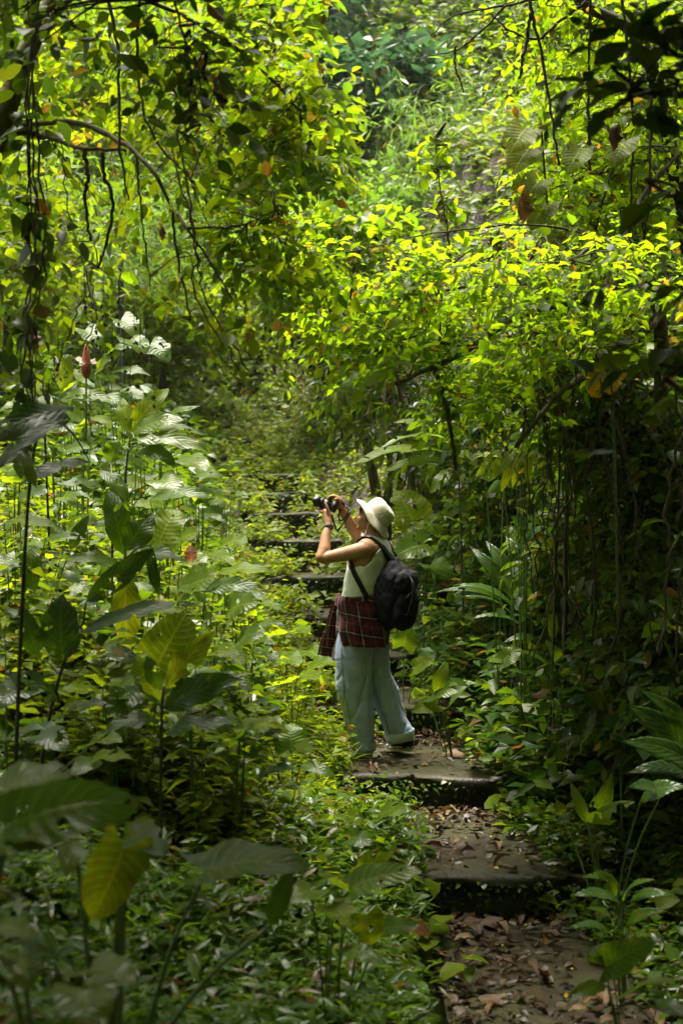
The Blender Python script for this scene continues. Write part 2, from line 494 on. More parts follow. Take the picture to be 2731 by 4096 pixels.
def ground_mat():
    m, nt, out = new_mat('forest_soil')
    L = nt.links.new
    tc = N(nt, 'ShaderNodeTexCoord')
    n1 = N(nt, 'ShaderNodeTexNoise', Scale=2.2, Detail=6.0); L(tc.outputs['Object'], n1.inputs['Vector'])
    n2 = N(nt, 'ShaderNodeTexVoronoi', Scale=22.0); L(tc.outputs['Object'], n2.inputs['Vector'])
    c1 = ramp(nt, n1.outputs[0], [(.35, (.022, .014, .007)), (.55, (.05, .034, .016)), (.7, (.035, .045, .010))])
    c2 = ramp(nt, n2.outputs['Distance'], [(.0, (1.5, 1.25, .9)), (.5, (.6, .6, .6))])
    pb = N(nt, 'ShaderNodeBsdfPrincipled', Roughness=.75)
    L(mixc(nt, 1.0, c1.outputs[0], c2.outputs[0], 'MULTIPLY'), pb.inputs['Base Color'])
    b = N(nt, 'ShaderNodeBump', Strength=.8, Distance=.03); L(n2.outputs['Distance'], b.inputs['Height']); L(b.outputs[0], pb.inputs['Normal'])
    L(pb.outputs[0], out.inputs[0])
    return m
M['soil'] = ground_mat()

gx = np.concatenate([np.linspace(-50, -9, 18), np.linspace(-8.6, 8.6, 120), np.linspace(9, 50, 18)])
gy = np.concatenate([np.linspace(-40, -1, 12), np.linspace(-.5, 30, 190), np.linspace(30.5, 70, 24)])
X, Y = np.meshgrid(gx, gy, indexing='ij')
V = np.stack([X, Y, terrain(X, Y)], -1).reshape(-1, 3)
ny = len(gy)
i, j = np.meshgrid(np.arange(len(gx) - 1), np.arange(ny - 1), indexing='ij'); i, j = i.ravel(), j.ravel()
Q = np.stack([i * ny + j, (i + 1) * ny + j, (i + 1) * ny + j + 1, i * ny + j + 1], 1)
tag(obj('ground', mesh_np('ground', V, Q), M['soil']), kind='structure')

# ------------------------------------------------------------------ stone stairway
def step_mat():
    m, nt, out = new_mat('mossy_concrete')
    L = nt.links.new
    tc = N(nt, 'ShaderNodeTexCoord'); ge = N(nt, 'ShaderNodeNewGeometry')
    n1 = N(nt, 'ShaderNodeTexNoise', Scale=6.0, Detail=8.0, Roughness=.65); L(tc.outputs['Object'], n1.inputs['Vector'])
    n2 = N(nt, 'ShaderNodeTexNoise', Scale=2.3, Detail=5.0); L(tc.outputs['Object'], n2.inputs['Vector'])
    n3 = N(nt, 'ShaderNodeTexNoise', Scale=60.0, Detail=4.0); L(tc.outputs['Object'], n3.inputs['Vector'])
    base = ramp(nt, n1.outputs[0], [(.3, (.009, .006, .003)), (.5, (.027, .019, .008)), (.72, (.058, .043, .018))])
    moss = ramp(nt, n3.outputs[0], [(.3, (.018, .026, .004)), (.7, (.050, .062, .008))])
    mm = ramp(nt, n2.outputs[0], [(.40, (0, 0, 0)), (.56, (1, 1, 1))])
    c = mixc(nt, math_n(nt, 'MULTIPLY', mm.outputs[0], .45), base.outputs[0], moss.outputs[0])
    sx = N(nt, 'ShaderNodeSeparateXYZ'); L(ge.outputs['True Normal'], sx.inputs[0])
    up = ramp(nt, sx.outputs[2], [(.45, (1, 1, 1)), (.85, (0, 0, 0))])
    mossr = ramp(nt, n1.outputs[0], [(.35, (.012, .011, .007)), (.55, (.022, .026, .008)), (.75, (.05, .065, .010))])
    c = mixc(nt, up.outputs[0], c, mossr.outputs[0])
    pb = N(nt, 'ShaderNodeBsdfPrincipled'); pb.inputs['Specular IOR Level'].default_value = .25; L(c, pb.inputs['Base Color'])
    rr = ramp(nt, n2.outputs[0], [(.35, (.38,) * 3), (.65, (.8,) * 3)]); L(rr.outputs[0], pb.inputs['Roughness'])
    b = N(nt, 'ShaderNodeBump', Strength=.6, Distance=.02)
    L(math_n(nt, 'ADD', n1.outputs[0], math_n(nt, 'MULTIPLY', n3.outputs[0], .35)), b.inputs['Height']); L(b.outputs[0], pb.inputs['Normal'])
    L(pb.outputs[0], out.inputs[0])
    return m
M['step'] = step_mat()

stair = empty('stone_stairway', (STEPS[0][2], STEPS[0][0], STEPS[0][1]), 'mossy stone stairway climbing through the undergrowth past the person', 'stairs', kind='structure')
for k, (d, z, x0, w) in enumerate(STEPS):
    dn = STEPS[k + 1][0] + .12 if k + 1 < len(STEPS) else d + 1.4
    zb = (STEPS[k - 1][1] if k else z - .25) - .06
    tl = (x0 - w / 2, x0 + w / 2)
    prof = [(dn, z - .02)] + [(dn + (d - dn) * f, z) for f in (.15, .3, .45, .6, .72, .84, .93, .975)] + \
           [(d, z - .004), (d - .018, z - .02), (d - .022, z - .05), (d - .010, z - .075)] + \
           [(d + .01, z - .08 + (zb - z + .08) * f) for f in (.12, .3, .5, .7, .85, 1)] + [(dn, zb)]
    xs = np.linspace(tl[0], tl[1], 30); npf = len(prof)
    V = []
    for a, x in enumerate(xs):
        e = min(a, 29 - a)
        dropc = .02 if e == 0 else (.005 if e == 1 else 0)
        for (py_, pz_) in prof:
            q = Vector((x * 1.7, py_ * 1.7, pz_ * 3 + k))
            nz = noise.noise(q * 1.3) * .020 + noise.noise(q * 5) * .006
            ny_ = noise.noise(q * 2.1 + Vector((9, 2, 4))) * .030 + noise.noise(q * 7) * .010 + max(0, noise.noise(q * 4 + Vector((1, 7, 3))) - .25) * .10 * (pz_ > z - .06)
            skew = .05 * math.sin(k * 2.3) * (x - x0)
            V.append((x + noise.noise(q * 1.1 + Vector((3, 3, 3))) * .02, py_ + ny_ + skew, pz_ + nz - dropc))
    V = np.array(V)
    a, b = np.meshgrid(np.arange(29), np.arange(npf), indexing='ij'); a, b = a.ravel(), b.ravel(); b2 = (b + 1) % npf
    mb = MB(); mb.add(V, np.stack([a * npf + b, a * npf + b2, (a + 1) * npf + b2, (a + 1) * npf + b], 1))
    for row in (0, 29):
        ids = np.arange(npf) + row * npf
        c0 = V[ids].mean(0)
        mb.add(np.vstack([V[ids], c0]), np.array([[npf, q, (q + 1) % npf] if row else [npf, (q + 1) % npf, q] for q in range(npf)]))
    so_ = mb.build('step', M['step'], stair, off=stair.location)
    md = so_.modifiers.new('edge', 'EDGE_SPLIT'); md.split_angle = math.radians(50)

def tread_z(x, y):
    for k in range(len(STEPS) - 1, -1, -1):
        d, z, x0, w = STEPS[k]
        if y >= d: return z
    return -.5

# ------------------------------------------------------------------ trees and shrubs
def limb(pts, r0, r1, n=26, seg=7, wob=.0035):
    p = smooth_pts([P(*q) if isinstance(q, tuple) else q for q in pts], n)
    p[1:-1] += wob * R.standard_normal((n - 2, 3))
    r = np.linspace(r0, r1, n) * (1 + .08 * R.standard_normal(n))
    return p, r, seg

def ell_pts(regs, shell=.35):
    out = []
    for (px, py, d, rx, ry, rd, n) in regs:
        c = P(px, py, d); s = d / FPX
        u = nrm(R.standard_normal((n, 3))) * (shell + (1 - shell) * R.random((n, 1))) ** .6
        out.append(c + u * np.array([rx * s, rd, ry * s]))
    return np.concatenate(out)

def tree(name, label, cat, base, limbs, regs, lmat, lsize, per=6, nl=8, L=.4, droop=.25, shape='ovate', flat=.6, group=None,
         bark='bark', crad=.3, bias=(0, 0, 0), conn=True, twig_r=.003, hang=0.0, trunk_to=None):
    base = np.asarray(base, float)
    root = empty(name, base, label, cat, group)
    samp = []
    for k, (pts, r0, r1) in enumerate(limbs):
        p, r, sg = limb(pts, r0, r1)
        samp.append(p[3:])
        V, T = tube(p, r, sg)
        MB().add(V, T).build('trunk' if k == 0 else 'branch', M[bark], root, off=base)
    C = ell_pts(regs)
    samp = np.concatenate(samp) if samp else base[None]
    lv, lt, tw = MB(), None, MB()
    m = len(C)
    if conn and not twig_r:
        outw = nrm(C - base)
    elif conn:
        dist = np.linalg.norm(C[:, None] - samp[None], axis=2)
        near = samp[dist.argmin(1)]
        for a, b in zip(near, C):
            mid = (a + b) / 2 + np.array([0, 0, .12 * np.linalg.norm(a - b)]) + .05 * R.standard_normal(3)
            V, T = tube(smooth_pts([a, mid, b], 8), np.linspace(.009, .004, 8) * (twig_r / .003), 4, cap=False)
            tw.add(V, T)
        outw = nrm(C - near)
    else:
        outw = nrm(C - base)
    S = np.repeat(C, per, 0) + crad * .35 * R.standard_normal((m * per, 3))
    D = nrm(np.repeat(outw, per, 0) * .6 + R.standard_normal((m * per, 3)) * np.array([1, 1, .55]) * .8 + np.asarray(bias) + np.array([0, 0, -hang]))
    Ls = L * (.6 + .7 * R.random(m * per))
    (v, t), (tv, tt) = sprays(S, D, Ls, nl, lsize, droop, shape, flat, twig_r)
    obj('crown', mesh_np('crown', v - base, t), M[lmat], root, 'stuff')
    if twig_r:
        tw.add(tv, tt)
        tw.build('twigs', M['twig'], root, 'stuff', off=base)
    return root

def gnd(px, d, dx=0):
    x = (px - CX) * d / FPX + dx
    return np.array([x, d, float(terrain(x, d))])

# far hillside -----------------------------------------------------------------
HILL = [  # label, px, py, d, rx, ry, rd, clusters, mat, leaf, shape, droop, group
    ('dark teal broadleaf tree at the top centre of the hillside', 340, 40, 31, 95, 62, 2.2, 90, 'hill_teal', .26, 'ovate', .3),
    ('pale fine-leaved tree at the top of the hillside, right of the dark one', 465, 25, 32, 75, 55, 2.0, 100, 'hill_pale', .15, 'lance', .4),
    ('grey-green large-leaved shrub below the dark tree on the hillside', 375, 100, 28, 70, 34, 1.6, 70, 'hill_teal', .28, 'ovate', .3),
    ('light green leafy tree filling the hillside behind the hanging right-hand twigs', 580, 60, 29, 105, 75, 2.0, 120, 'hill_pale', .17, 'ovate', .3),
    ('pale green tree on the hillside behind the dark right-hand leaves', 650, 190, 26, 90, 90, 2.0, 100, 'hill_pale', .16, 'ovate', .3),
    ('yellowish tree high on the left of the hillside', 190, 30, 33, 120, 60, 2.0, 110, 'hill_yellow', .18, 'ovate', .3),
    ('bright tree at the far upper left corner behind the leaning trunk', 30, 60, 24, 90, 80, 2.0, 110, 'hill_yellow', .17, 'ovate', .3),
    ('mid green tree behind the drooping left-hand branches', 100, 150, 26, 110, 80, 1.8, 120, 'hill_green', .15, 'ovate', .3),
    ('pale grassy thicket behind the left tree, above the big leaves', 120, 235, 21, 120, 55, 1.5, 120, 'hill_pale', .16, 'bamboo', .5),
    ('dim shrub at the left edge below the leaning trunk', 15, 250, 17, 60, 80, 1.4, 70, 'hill_green', .13, 'ovate', .3),
    ('soft green shrub closing the top of the stairway', 235, 305, 29, 80, 32, 1.4, 70, 'hill_yellow', .15, 'ovate', .4),
    ('small pale shrub just left of the stairway top', 165, 330, 24, 60, 40, 1.2, 80, 'hill_green', .14, 'ovate', .3),
    ('pale green shrub under the bamboo, centre of the hillside', 360, 225, 24, 60, 34, 1.4, 80, 'hill_pale', .14, 'ovate', .3),
    ('dull green bush on the bank above the dry twigs', 330, 300, 22, 65, 45, 1.2, 90, 'hill_green', .13, 'ovate', .4),
]
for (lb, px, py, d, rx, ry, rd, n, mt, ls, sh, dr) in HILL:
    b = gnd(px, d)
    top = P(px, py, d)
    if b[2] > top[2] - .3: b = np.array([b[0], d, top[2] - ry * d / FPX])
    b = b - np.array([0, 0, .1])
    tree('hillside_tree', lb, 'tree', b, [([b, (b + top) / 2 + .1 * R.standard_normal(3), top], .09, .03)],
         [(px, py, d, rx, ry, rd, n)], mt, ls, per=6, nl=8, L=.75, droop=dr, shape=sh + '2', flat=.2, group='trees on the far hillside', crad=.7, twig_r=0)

BAM = [('pale bamboo clump in the middle of the hillside', 405, 185, 25), ('tall pale bamboo clump beside the hanging right-hand twigs', 470, 130, 26),
       ('pale bamboo clump behind the lime shrub', 500, 215, 23), ('bamboo clump partly hidden by the right-hand vines', 560, 170, 24)]
for (lb, px, py, d) in BAM:
    b = P(px, py + 95, d); b[2] = min(b[2], gnd(px, d)[2] + 1.5)
    root = empty('bamboo_clump', b, lb, 'bamboo', 'bamboo clumps on the hillside')
    Cs = []
    for q in range(9):
        tip = P(px + R.uniform(-55, 55), py + R.uniform(-75, 20), d + R.uniform(-1, 1))
        p = smooth_pts([b + .15 * R.standard_normal(3), (b + tip) / 2 + [0, 0, .4], tip], 14)
        MB().add(*tube(p, np.linspace(.018, .006, 14), 5)).build('culm', M['stalk'], root, off=b)
        Cs.append(p[3:])
    C = np.concatenate(Cs); C = C[R.integers(0, len(C), 420)]
    C = C + R.standard_normal(C.shape) * [.45, .5, .35]
    (v, t), tw = sprays(C, R.standard_normal((420, 3)) * [1, 1, .4] + [0, -.3, -.1], .5 * np.ones(420), 8, .19, .5, 'bamboo2', .5, .003)
    obj('foliage', mesh_np('foliage', v - b, t), M['hill_pale'], root, 'stuff')
    MB().add(*tw).build('twigs', M['stalk'], root, 'stuff', off=b)

# middle distance ---------------------------------------------------------------
b = gnd(378, 17.5)
tree('leafy_tree', 'yellow-green tree with a dark leaning stem, left of the hillside centre', 'tree', b,
     [([b, P(335, 275, 16.0), P(302, 200, 15.2), P(278, 135, 14.8), P(270, 70, 14.6)], .07, .025),
      ([P(298, 195, 15), P(330, 130, 14.6), P(345, 90, 14.2)], .03, .012), ([P(285, 150, 15), P(250, 90, 14.6), P(240, 40, 14.4)], .03, .012)],
     [(270, 50, 14.5, 34, 40, 1.0, 18), (300, 125, 14.4, 32, 36, .9, 18), (245, 35, 14.6, 40, 40, 1.0, 16), (325, 165, 14.2, 16, 16, .7, 7), (245, 130, 14.6, 36, 40, .9, 12)],
     'hill_yellow', .125, per=8, nl=8, L=.42, shape='ovate3', droop=.2, flat=.45)
b = gnd(430, 14)
tree('lime_shrub', 'lime shrub spreading left of the dry twigs, behind the camera being held up', 'shrub', b,
     [([b, P(385, 320, 13.4), P(330, 250, 13)], .03, .01), ([P(385, 320, 13.4), P(380, 240, 12.6)], .02, .008)],
     [(320, 245, 12.8, 36, 18, .7, 20), (370, 240, 12.6, 36, 14, .7, 14), (298, 265, 13, 28, 22, .6, 16)],
     'hill_yellow', .11, per=6, nl=8, L=.38, droop=.2, flat=.65)
b = gnd(385, 15.5)
tree('bank_shrub', 'dark leafy shrub on the steep bank right of the upper steps', 'shrub', b,
     [([b, P(390, 400, 15.2), P(370, 350, 15)], .04, .012)],
     [(362, 390, 15.6, 40, 30, .6, 34), (400, 360, 15, 45, 35, .7, 36), (430, 420, 14, 46, 46, .8, 44)],
     'cover_dark', .11, per=5, nl=7, L=.36, droop=.6, shape='lance3', flat=.4, hang=.5)

# dry twig tangle on the bank
b = gnd(345, 14.6)
root = empty('dry_brush', b, 'tangle of dry brown twigs and withered leaves hanging on the bank behind the raised camera', 'brushwood')
for k in range(34):
    s = P(R.uniform(275, 400), R.uniform(300, 380), R.uniform(13.6, 14.8)); e = s + np.array([R.uniform(-.35, .35), R.uniform(-.3, .1), R.uniform(-.9, -.2)])
    MB().add(*tube(smooth_pts([s, (s + e) / 2 + .1 * R.standard_normal(3), e], 9), np.linspace(.007, .003, 9), 4)).build('twig', M['dry_twig'], root, off=b)
n = 260
p = np.stack([P(R.uniform(265, 400), R.uniform(300, 370), R.uniform(13.6, 14.6)) for _ in range(n)])
v, t = mass(p, R.standard_normal((n, 3)) + [0, 0, -.8], R.standard_normal((n, 3)), .10, 'lance')
obj('withered_leaves', mesh_np('withered_leaves', v - b, t), M['litter'], root, 'stuff')

# left leaning tree ----------------------------------------------------------------
b = gnd(-70, 7.2)
D1 = 7.0
left = [([b, P(-40, 330, 7.2), P(-8, 150, D1), P(13, 87, D1), P(24, 59, D1), P(39, 24, D1), P(72, -25, D1), P(120, -120, 6.6)], .075, .035),
        ([P(-8, 135, D1), P(20, 131, D1), P(43, 136, D1), P(65, 143, 6.9), P(83, 148, 6.8), P(126, 150, 6.7)], .020, .007),
        ([P(-6, 128, D1), P(54, 122, 6.9), P(87, 125, 6.8), P(113, 137, 6.7), P(135, 152, 6.6), P(157, 176, 6.5), P(172, 207, 6.5), P(187, 228, 6.4), P(205, 255, 6.4), P(232, 300, 6.4)], .017, .004),
        ([P(39, 24, D1), P(90, -10, 6.8), P(160, 5, 6.8), P(240, 50, 6.9), P(300, 110, 7)], .016, .005),
        ([P(50, 10, D1), P(130, 60, 7.2), P(200, 110, 7.3), P(260, 170, 7.4)], .012, .004),
        ([P(83, 149, 6.8), P(88, 174, 6.8), P(85, 196, 6.8), P(90, 241, 6.8)], .012, .007),
        ([P(102, 151, 6.8), P(103, 176, 6.8), P(112, 196, 6.8), P(110, 229, 6.8), P(98, 268, 6.8)], .012, .006),
        ([P(172, 207, 6.5), P(176, 250, 6.5), P(190, 320, 6.5)], .008, .004), ([P(135, 152, 6.6), P(140, 200, 6.6), P(150, 290, 6.6)], .007, .003),
        ([P(105, -20, 6.6), P(118, 60, 6.6), P(120, 150, 6.6), P(128, 200, 6.6)], .010, .004),
        ([P(140, -20, 6.8), P(137, 60, 6.8), P(150, 130, 6.8), P(190, 180, 6.9)], .009, .004),
        ([P(187, 228, 6.4), P(240, 225, 6.5), P(275, 210, 6.6)], .007, .003)]
T1 = tree('leaning_tree', 'leaning tree at the left edge with drooping bare branches and yellow-green leaves', 'tree', b, left,
     [(60, 60, 7.3, 70, 60, .7, 16), (170, 50, 7.3, 70, 55, .6, 24), (255, 70, 7.2, 60, 55, .6, 26), (290, 140, 7.2, 32, 40, .4, 14), (215, 130, 7.2, 55, 45, .6, 16),
      (265, 235, 6.9, 42, 36, .5, 16), (200, 270, 6.8, 45, 35, .5, 5), (100, 230, 7.3, 70, 45, .6, 5), (60, 290, 7, 60, 40, .5, 5), (275, 285, 6.9, 28, 24, .4, 4), (215, 325, 6.6, 30, 20, .3, 2), (20, 190, 7.2, 40, 50, .5, 6)],
     'canopy_olive', .060, per=4, nl=8, L=.25, droop=.3, flat=.5, shape='ovate3', twig_r=.0014, bark='bark_mossy', crad=.25)
# unseen canopy added over and behind the camera to shade the foreground
def off_frame(C):
    return C[(C[:, 2] > CAMZ + .9 + .40 * C[:, 1]) | (np.abs(C[:, 0]) > 1.3 + .30 * np.clip(C[:, 1], 0, None)) | (C[:, 1] < -1.2)]
C = off_frame(np.concatenate([np.stack([R.uniform(-5, 2.4, 440), R.uniform(-2.5, 5.8, 440), R.uniform(4.4, 6.8, 440)], 1),
                              np.stack([R.uniform(-3.2, 2.6, 120), R.uniform(4.4, 6.2, 120), R.uniform(5.2, 7.4, 120)], 1),
                              np.stack([R.uniform(-6, 1, 220), R.uniform(-7, -2, 220), R.uniform(1.2, 6.5, 220)], 1),
                              np.stack([R.uniform(-6, -3, 90), R.uniform(-2, 4, 90), R.uniform(1.5, 5.5, 90)], 1)]))
C = C[~((C[:, 0] > -2.7) & (C[:, 0] < -1.3) & (C[:, 1] > 3.2) & (C[:, 1] < 5.2))]  # opening shaped to let sun onto the left foreground leaves
Sx = np.repeat(C, 6, 0) + .3 * R.standard_normal((len(C) * 6, 3))
(v, t), tw = sprays(Sx, R.standard_normal((len(Sx), 3)) * [1, 1, .4], .55 * np.ones(len(Sx)), 7, .2, .3, 'ovate2')
obj('shade_canopy', mesh_np('shade_canopy', v - b, t), M['canopy_olive'], T1, 'stuff')
for k in range(4):
    e = np.array([R.uniform(-3, 1.5), R.uniform(-1, 5.5), 5.4]); s = P(110, -110, 6.6)
    MB().add(*tube(smooth_pts([s, (s + e) / 2 + [0, 0, .4], e], 14), np.linspace(.04, .012, 14), 6)).build('branch', M['bark_mossy'], T1, off=b)
# dark foreground sprig hanging in it
b2 = P(215, 0, 5.6)
tree('dark_sprig', 'dark green leafy vine sprig hanging among the upper left branches', 'vine', b2,
     [([P(165, -30, 5.6), P(185, 40, 5.6), P(190, 85, 5.6), P(185, 130, 5.6)], .006, .003), ([P(185, 40, 5.6), P(205, 80, 5.6), P(225, 110, 5.6)], .004, .002)],
     [(178, 50, 5.6, 34, 34, .2, 7), (200, 85, 5.6, 26, 22, .2, 5), (185, 130, 5.6, 18, 22, .15, 3), (90, 6, 5.8, 60, 8, .3, 4), (20, 20, 5.8, 24, 24, .2, 4)], 'canopy_dark', .065, per=3, nl=5, L=.17, droop=.3, flat=.4)

# hanging vines on the left
VN = [('bundle of leafy vines hanging down at the left edge', [(35, -20, 6.2), (33, 120, 6.2), (36, 250, 6.2), (30, 330, 6.2), (22, 420, 6.2)], 5, True),
      ('thin bare vine slanting across the left big leaves', [(100, 255, 6), (70, 330, 6), (45, 400, 6)], 1, False),
      ('pair of thin bare vines hanging left of the path top', [(170, 130, 6.4), (190, 240, 6.4), (200, 300, 6.3), (240, 370, 6.3)], 2, False),
      ('long bare vine looping below the olive leaves at left', [(60, 140, 6.6), (70, 220, 6.6), (95, 300, 6.5), (85, 350, 6.5)], 1, False)]
for lb, pts, cnt, leafy in VN:
    b = P(*pts[0]); root = empty('hanging_vine', b, lb, 'vine', 'vines hanging on the left')
    for q in range(cnt):
        pp = [P(a + R.uniform(-9, 9) * (cnt > 1), c, d + R.uniform(-.1, .1)) for a, c, d in pts]
        p = smooth_pts(pp, 24); p[1:-1] += .008 * R.standard_normal((22, 3))
        MB().add(*tube(p, .0045 if cnt > 1 else .0035, 5)).build('stem', M['vine'], root, off=b)
    if leafy:
        S = p[R.integers(0, 24, 60)] + .06 * R.standard_normal((60, 3))
        (v, t), tw = sprays(S, R.standard_normal((60, 3)), .12 * np.ones(60), 4, .085, .4, 'ovate', .3)
        obj('foliage', mesh_np('foliage', v - b, t), M['canopy_dark'], root, 'stuff')
# withered black seed heads
WS = [(124, 372), (134, 345), (119, 320), (103, 320), (84, 312), (130, 395), (112, 365), (58, 375), (96, 345), (140, 360), (90, 430), (154, 402)]
for (a, c) in WS:
    b = P(a, c - 18, 6.3); root = empty('withered_pod', b, 'small black withered pod hanging among the left twigs', 'seed pod', 'withered pods hanging at left')
    n = 7; p = b + np.stack([np.zeros(n), np.zeros(n), -np.linspace(0, .09, n)], 1) + .006 * R.standard_normal((n, 3))
    v, t = mass(p, R.standard_normal((n, 3)) * [.5, .5, .3] + [0, 0, -1], R.standard_normal((n, 3)), .024, 'ovate')
    o = obj('pod', mesh_np('pod', v - b, t), M['black_leaf'], root, 'stuff')
    MB().add(*tube([b, b + [0, 0, .12]], .002, 4)).build('stalk', M['twig'], root, off=b)

# right lime shrub -------------------------------------------------------------------
b = gnd(640, 8.6)
D2 = 8.2
limbs = [([b, P(660, 420, 8.6), P(655, 300, 8.4), P(635, 269, D2), P(602, 293, D2), P(556, 305, D2), P(511, 319, 8), P(472, 347, 7.9), P(428, 369, 7.9), P(395, 384, 7.8)], .05, .012),
         ([P(655, 315, 8.4), P(646, 330, 8.2), P(602, 354, 8), P(575, 380, 7.8), P(548, 404, 7.7), P(515, 447, 7.6)], .028, .012),
         ([P(520, 316, 8), P(472, 344, 7.9), P(430, 343, 7.9), P(384, 346, 7.8)], .012, .005),
         ([P(556, 305, D2), P(526, 289, D2), P(480, 285, 8), P(430, 292, 8), P(370, 300, 7.9), P(320, 318, 7.9)], .016, .005),
         ([P(640, 275, 8.3), P(600, 240, 8.3), P(540, 225, 8.2), P(480, 228, 8.1), P(420, 235, 8), P(360, 250, 8)], .009, .003),
         ([P(602, 293, D2), P(640, 200, 8.6), P(682, 150, 8.8)], .02, .012), ([P(600, 240, 8.3), P(560, 262, 8), P(480, 262, 7.9), P(400, 275, 7.8)], .012, .004),
         ([P(434, 367, 7.9), P(448, 417, 8.1), P(455, 470, 8.2)], .014, .010)]
regs = [(335, 306, 8, 36, 26, .7, 11), (385, 299, 8, 50, 26, .9, 19), (450, 292, 8, 55, 24, .9, 22), (520, 289, 8.1, 50, 26, .9, 20), (590, 284, 8.3, 50, 30, .9, 17), (640, 304, 8.3, 36, 40, .8, 10),
        (360, 332, 7.9, 40, 14, .7, 10), (420, 334, 7.9, 46, 16, .7, 12), (490, 346, 7.9, 50, 18, .7, 12), (560, 346, 8, 46, 22, .7, 10), (610, 334, 8, 36, 20, .6, 6),
        (400, 370, 7.7, 40, 8, .4, 4), (470, 382, 7.6, 36, 10, .4, 4), (530, 394, 7.7, 36, 14, .4, 3), (335, 254, 8.4, 22, 10, .3, 3)]
tree('spreading_shrub', 'bright lime shrub reaching over the path from the right, above the person', 'shrub', b, limbs, regs,
     'canopy_lime', .054, per=5, nl=9, L=.28, droop=.08, flat=.72, shape='round3', twig_r=.002, crad=.22, bias=(-.5, -.15, 0))

# upper right vine-covered growth
b = gnd(690, 9.6)
D3 = 9.0
limbs = [([b, P(690, 300, 9.5), P(670, 150, 9.3), P(640, 40, D3), P(580, 0, D3), P(560, -60, D3)], .06, .03),
         ([P(682, 152, 9), P(630, 165, 9), P(580, 178, 8.9), P(520, 205, 8.8), P(472, 228, 8.7)], .009, .003),
         ([P(530, 13, 8.6), P(525, 45, 8.6), P(519, 78, 8.6)], .014, .009),
         ([P(528, -10, 8.6), P(532, 17, 8.6), P(541, 54, 8.6), P(552, 120, 8.6), P(559, 165, 8.6)], .012, .007),
         ([P(600, -10, 8.8), P(560, 20, 8.7), P(537, 39, 8.7), P(510, 30, 8.7), P(490, 12, 8.7)], .012, .005),
         ([P(580, -10, 8.8), P(505, 5, 8.7), P(455, 15, 8.7), P(430, 35, 8.7)], .010, .003),
         ([P(505, 5, 8.7), P(470, 40, 8.7), P(448, 52, 8.7), P(390, 62, 8.7)], .008, .003), ([P(455, 44, 8.7), P(455, 65, 8.7), P(463, 92, 8.7)], .007, .005),
         ([P(690, 60, 8.9), P(640, 100, 8.8), P(600, 210, 8.7), P(590, 300, 8.7)], .010, .006),
         ([P(620, -10, 8.7), P(632, 120, 8.7), P(625, 300, 8.7)], .010, .006), ([P(645, 0, 8.6), P(650, 140, 8.6), P(640, 280, 8.6)], .010, .006),
         ([P(590, -10, 8.8), P(588, 110, 8.8), P(590, 220, 8.8), P(592, 330, 8.8)], .009, .006)]
regs = [(560, 40, 9.2, 40, 40, .6, 12), (610, 60, 9.3, 50, 55, .7, 24), (660, 60, 9.4, 36, 65, .7, 18), (600, 150, 9.3, 50, 50, .6, 24), (655, 170, 9.3, 40, 55, .7, 18), (560, 180, 9.2, 28, 45, .5, 11),
        (570, 220, 9, 45, 25, .5, 14), (640, 240, 9, 45, 25, .5, 12), (515, 20, 9, 20, 12, .3, 1)]
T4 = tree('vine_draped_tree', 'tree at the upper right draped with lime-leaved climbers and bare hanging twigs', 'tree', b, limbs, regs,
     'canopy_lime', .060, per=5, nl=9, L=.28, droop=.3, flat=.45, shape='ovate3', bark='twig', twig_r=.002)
# more unseen canopy, put out of frame to darken right bank and foreground
C = off_frame(np.concatenate([np.stack([R.uniform(.6, 6.5, 540), R.uniform(0.0, 7.0, 540), R.uniform(4.8, 8.0, 540)], 1),
                              np.stack([R.uniform(0, 6, 200), R.uniform(-7, -2, 200), R.uniform(1.2, 6.5, 200)], 1),
                              np.stack([R.uniform(3.2, 6.5, 200), R.uniform(0, 6.5, 200), R.uniform(1.5, 6, 200)], 1)]))
Sx = np.repeat(C, 6, 0) + .3 * R.standard_normal((len(C) * 6, 3))
(v, t), tw = sprays(Sx, R.standard_normal((len(Sx), 3)) * [1, 1, .4], .55 * np.ones(len(Sx)), 7, .2, .3, 'ovate2')
obj('shade_canopy', mesh_np('shade_canopy', v - b, t), M['canopy_dark'], T4, 'stuff')

# near dark leaves at the right edge
b = gnd(760, 4.6)
tree('near_dark_shrub', 'dark blurred leafy branch close to the camera at the upper right edge', 'shrub', b,
     [([b, P(760, 300, 4.6), P(740, 120, 4.5), P(690, 95, 4.4), P(630, 90, 4.3)], .03, .008), ([P(740, 120, 4.5), P(690, 60, 4.4), P(625, 55, 4.4)], .012, .004), ([P(750, 230, 4.5), P(700, 210, 4.4), P(660, 190, 4.3)], .012, .005),
      ([P(755, 330, 4.5), P(690, 360, 4.2), P(640, 400, 4.1)], .012, .005)],
     [(655, 66, 4.3, 28, 22, .2, 6), (640, 88, 4.3, 12, 8, .12, 2), (676, 195, 4.3, 10, 12, .12, 2), (680, 330, 4.3, 8, 30, .15, 3), (676, 400, 4.2, 10, 20, .15, 2)],
     'cover_dark', .085, per=3, nl=6, L=.13, droop=.15, shape='ovate', flat=.6, bark='twig')

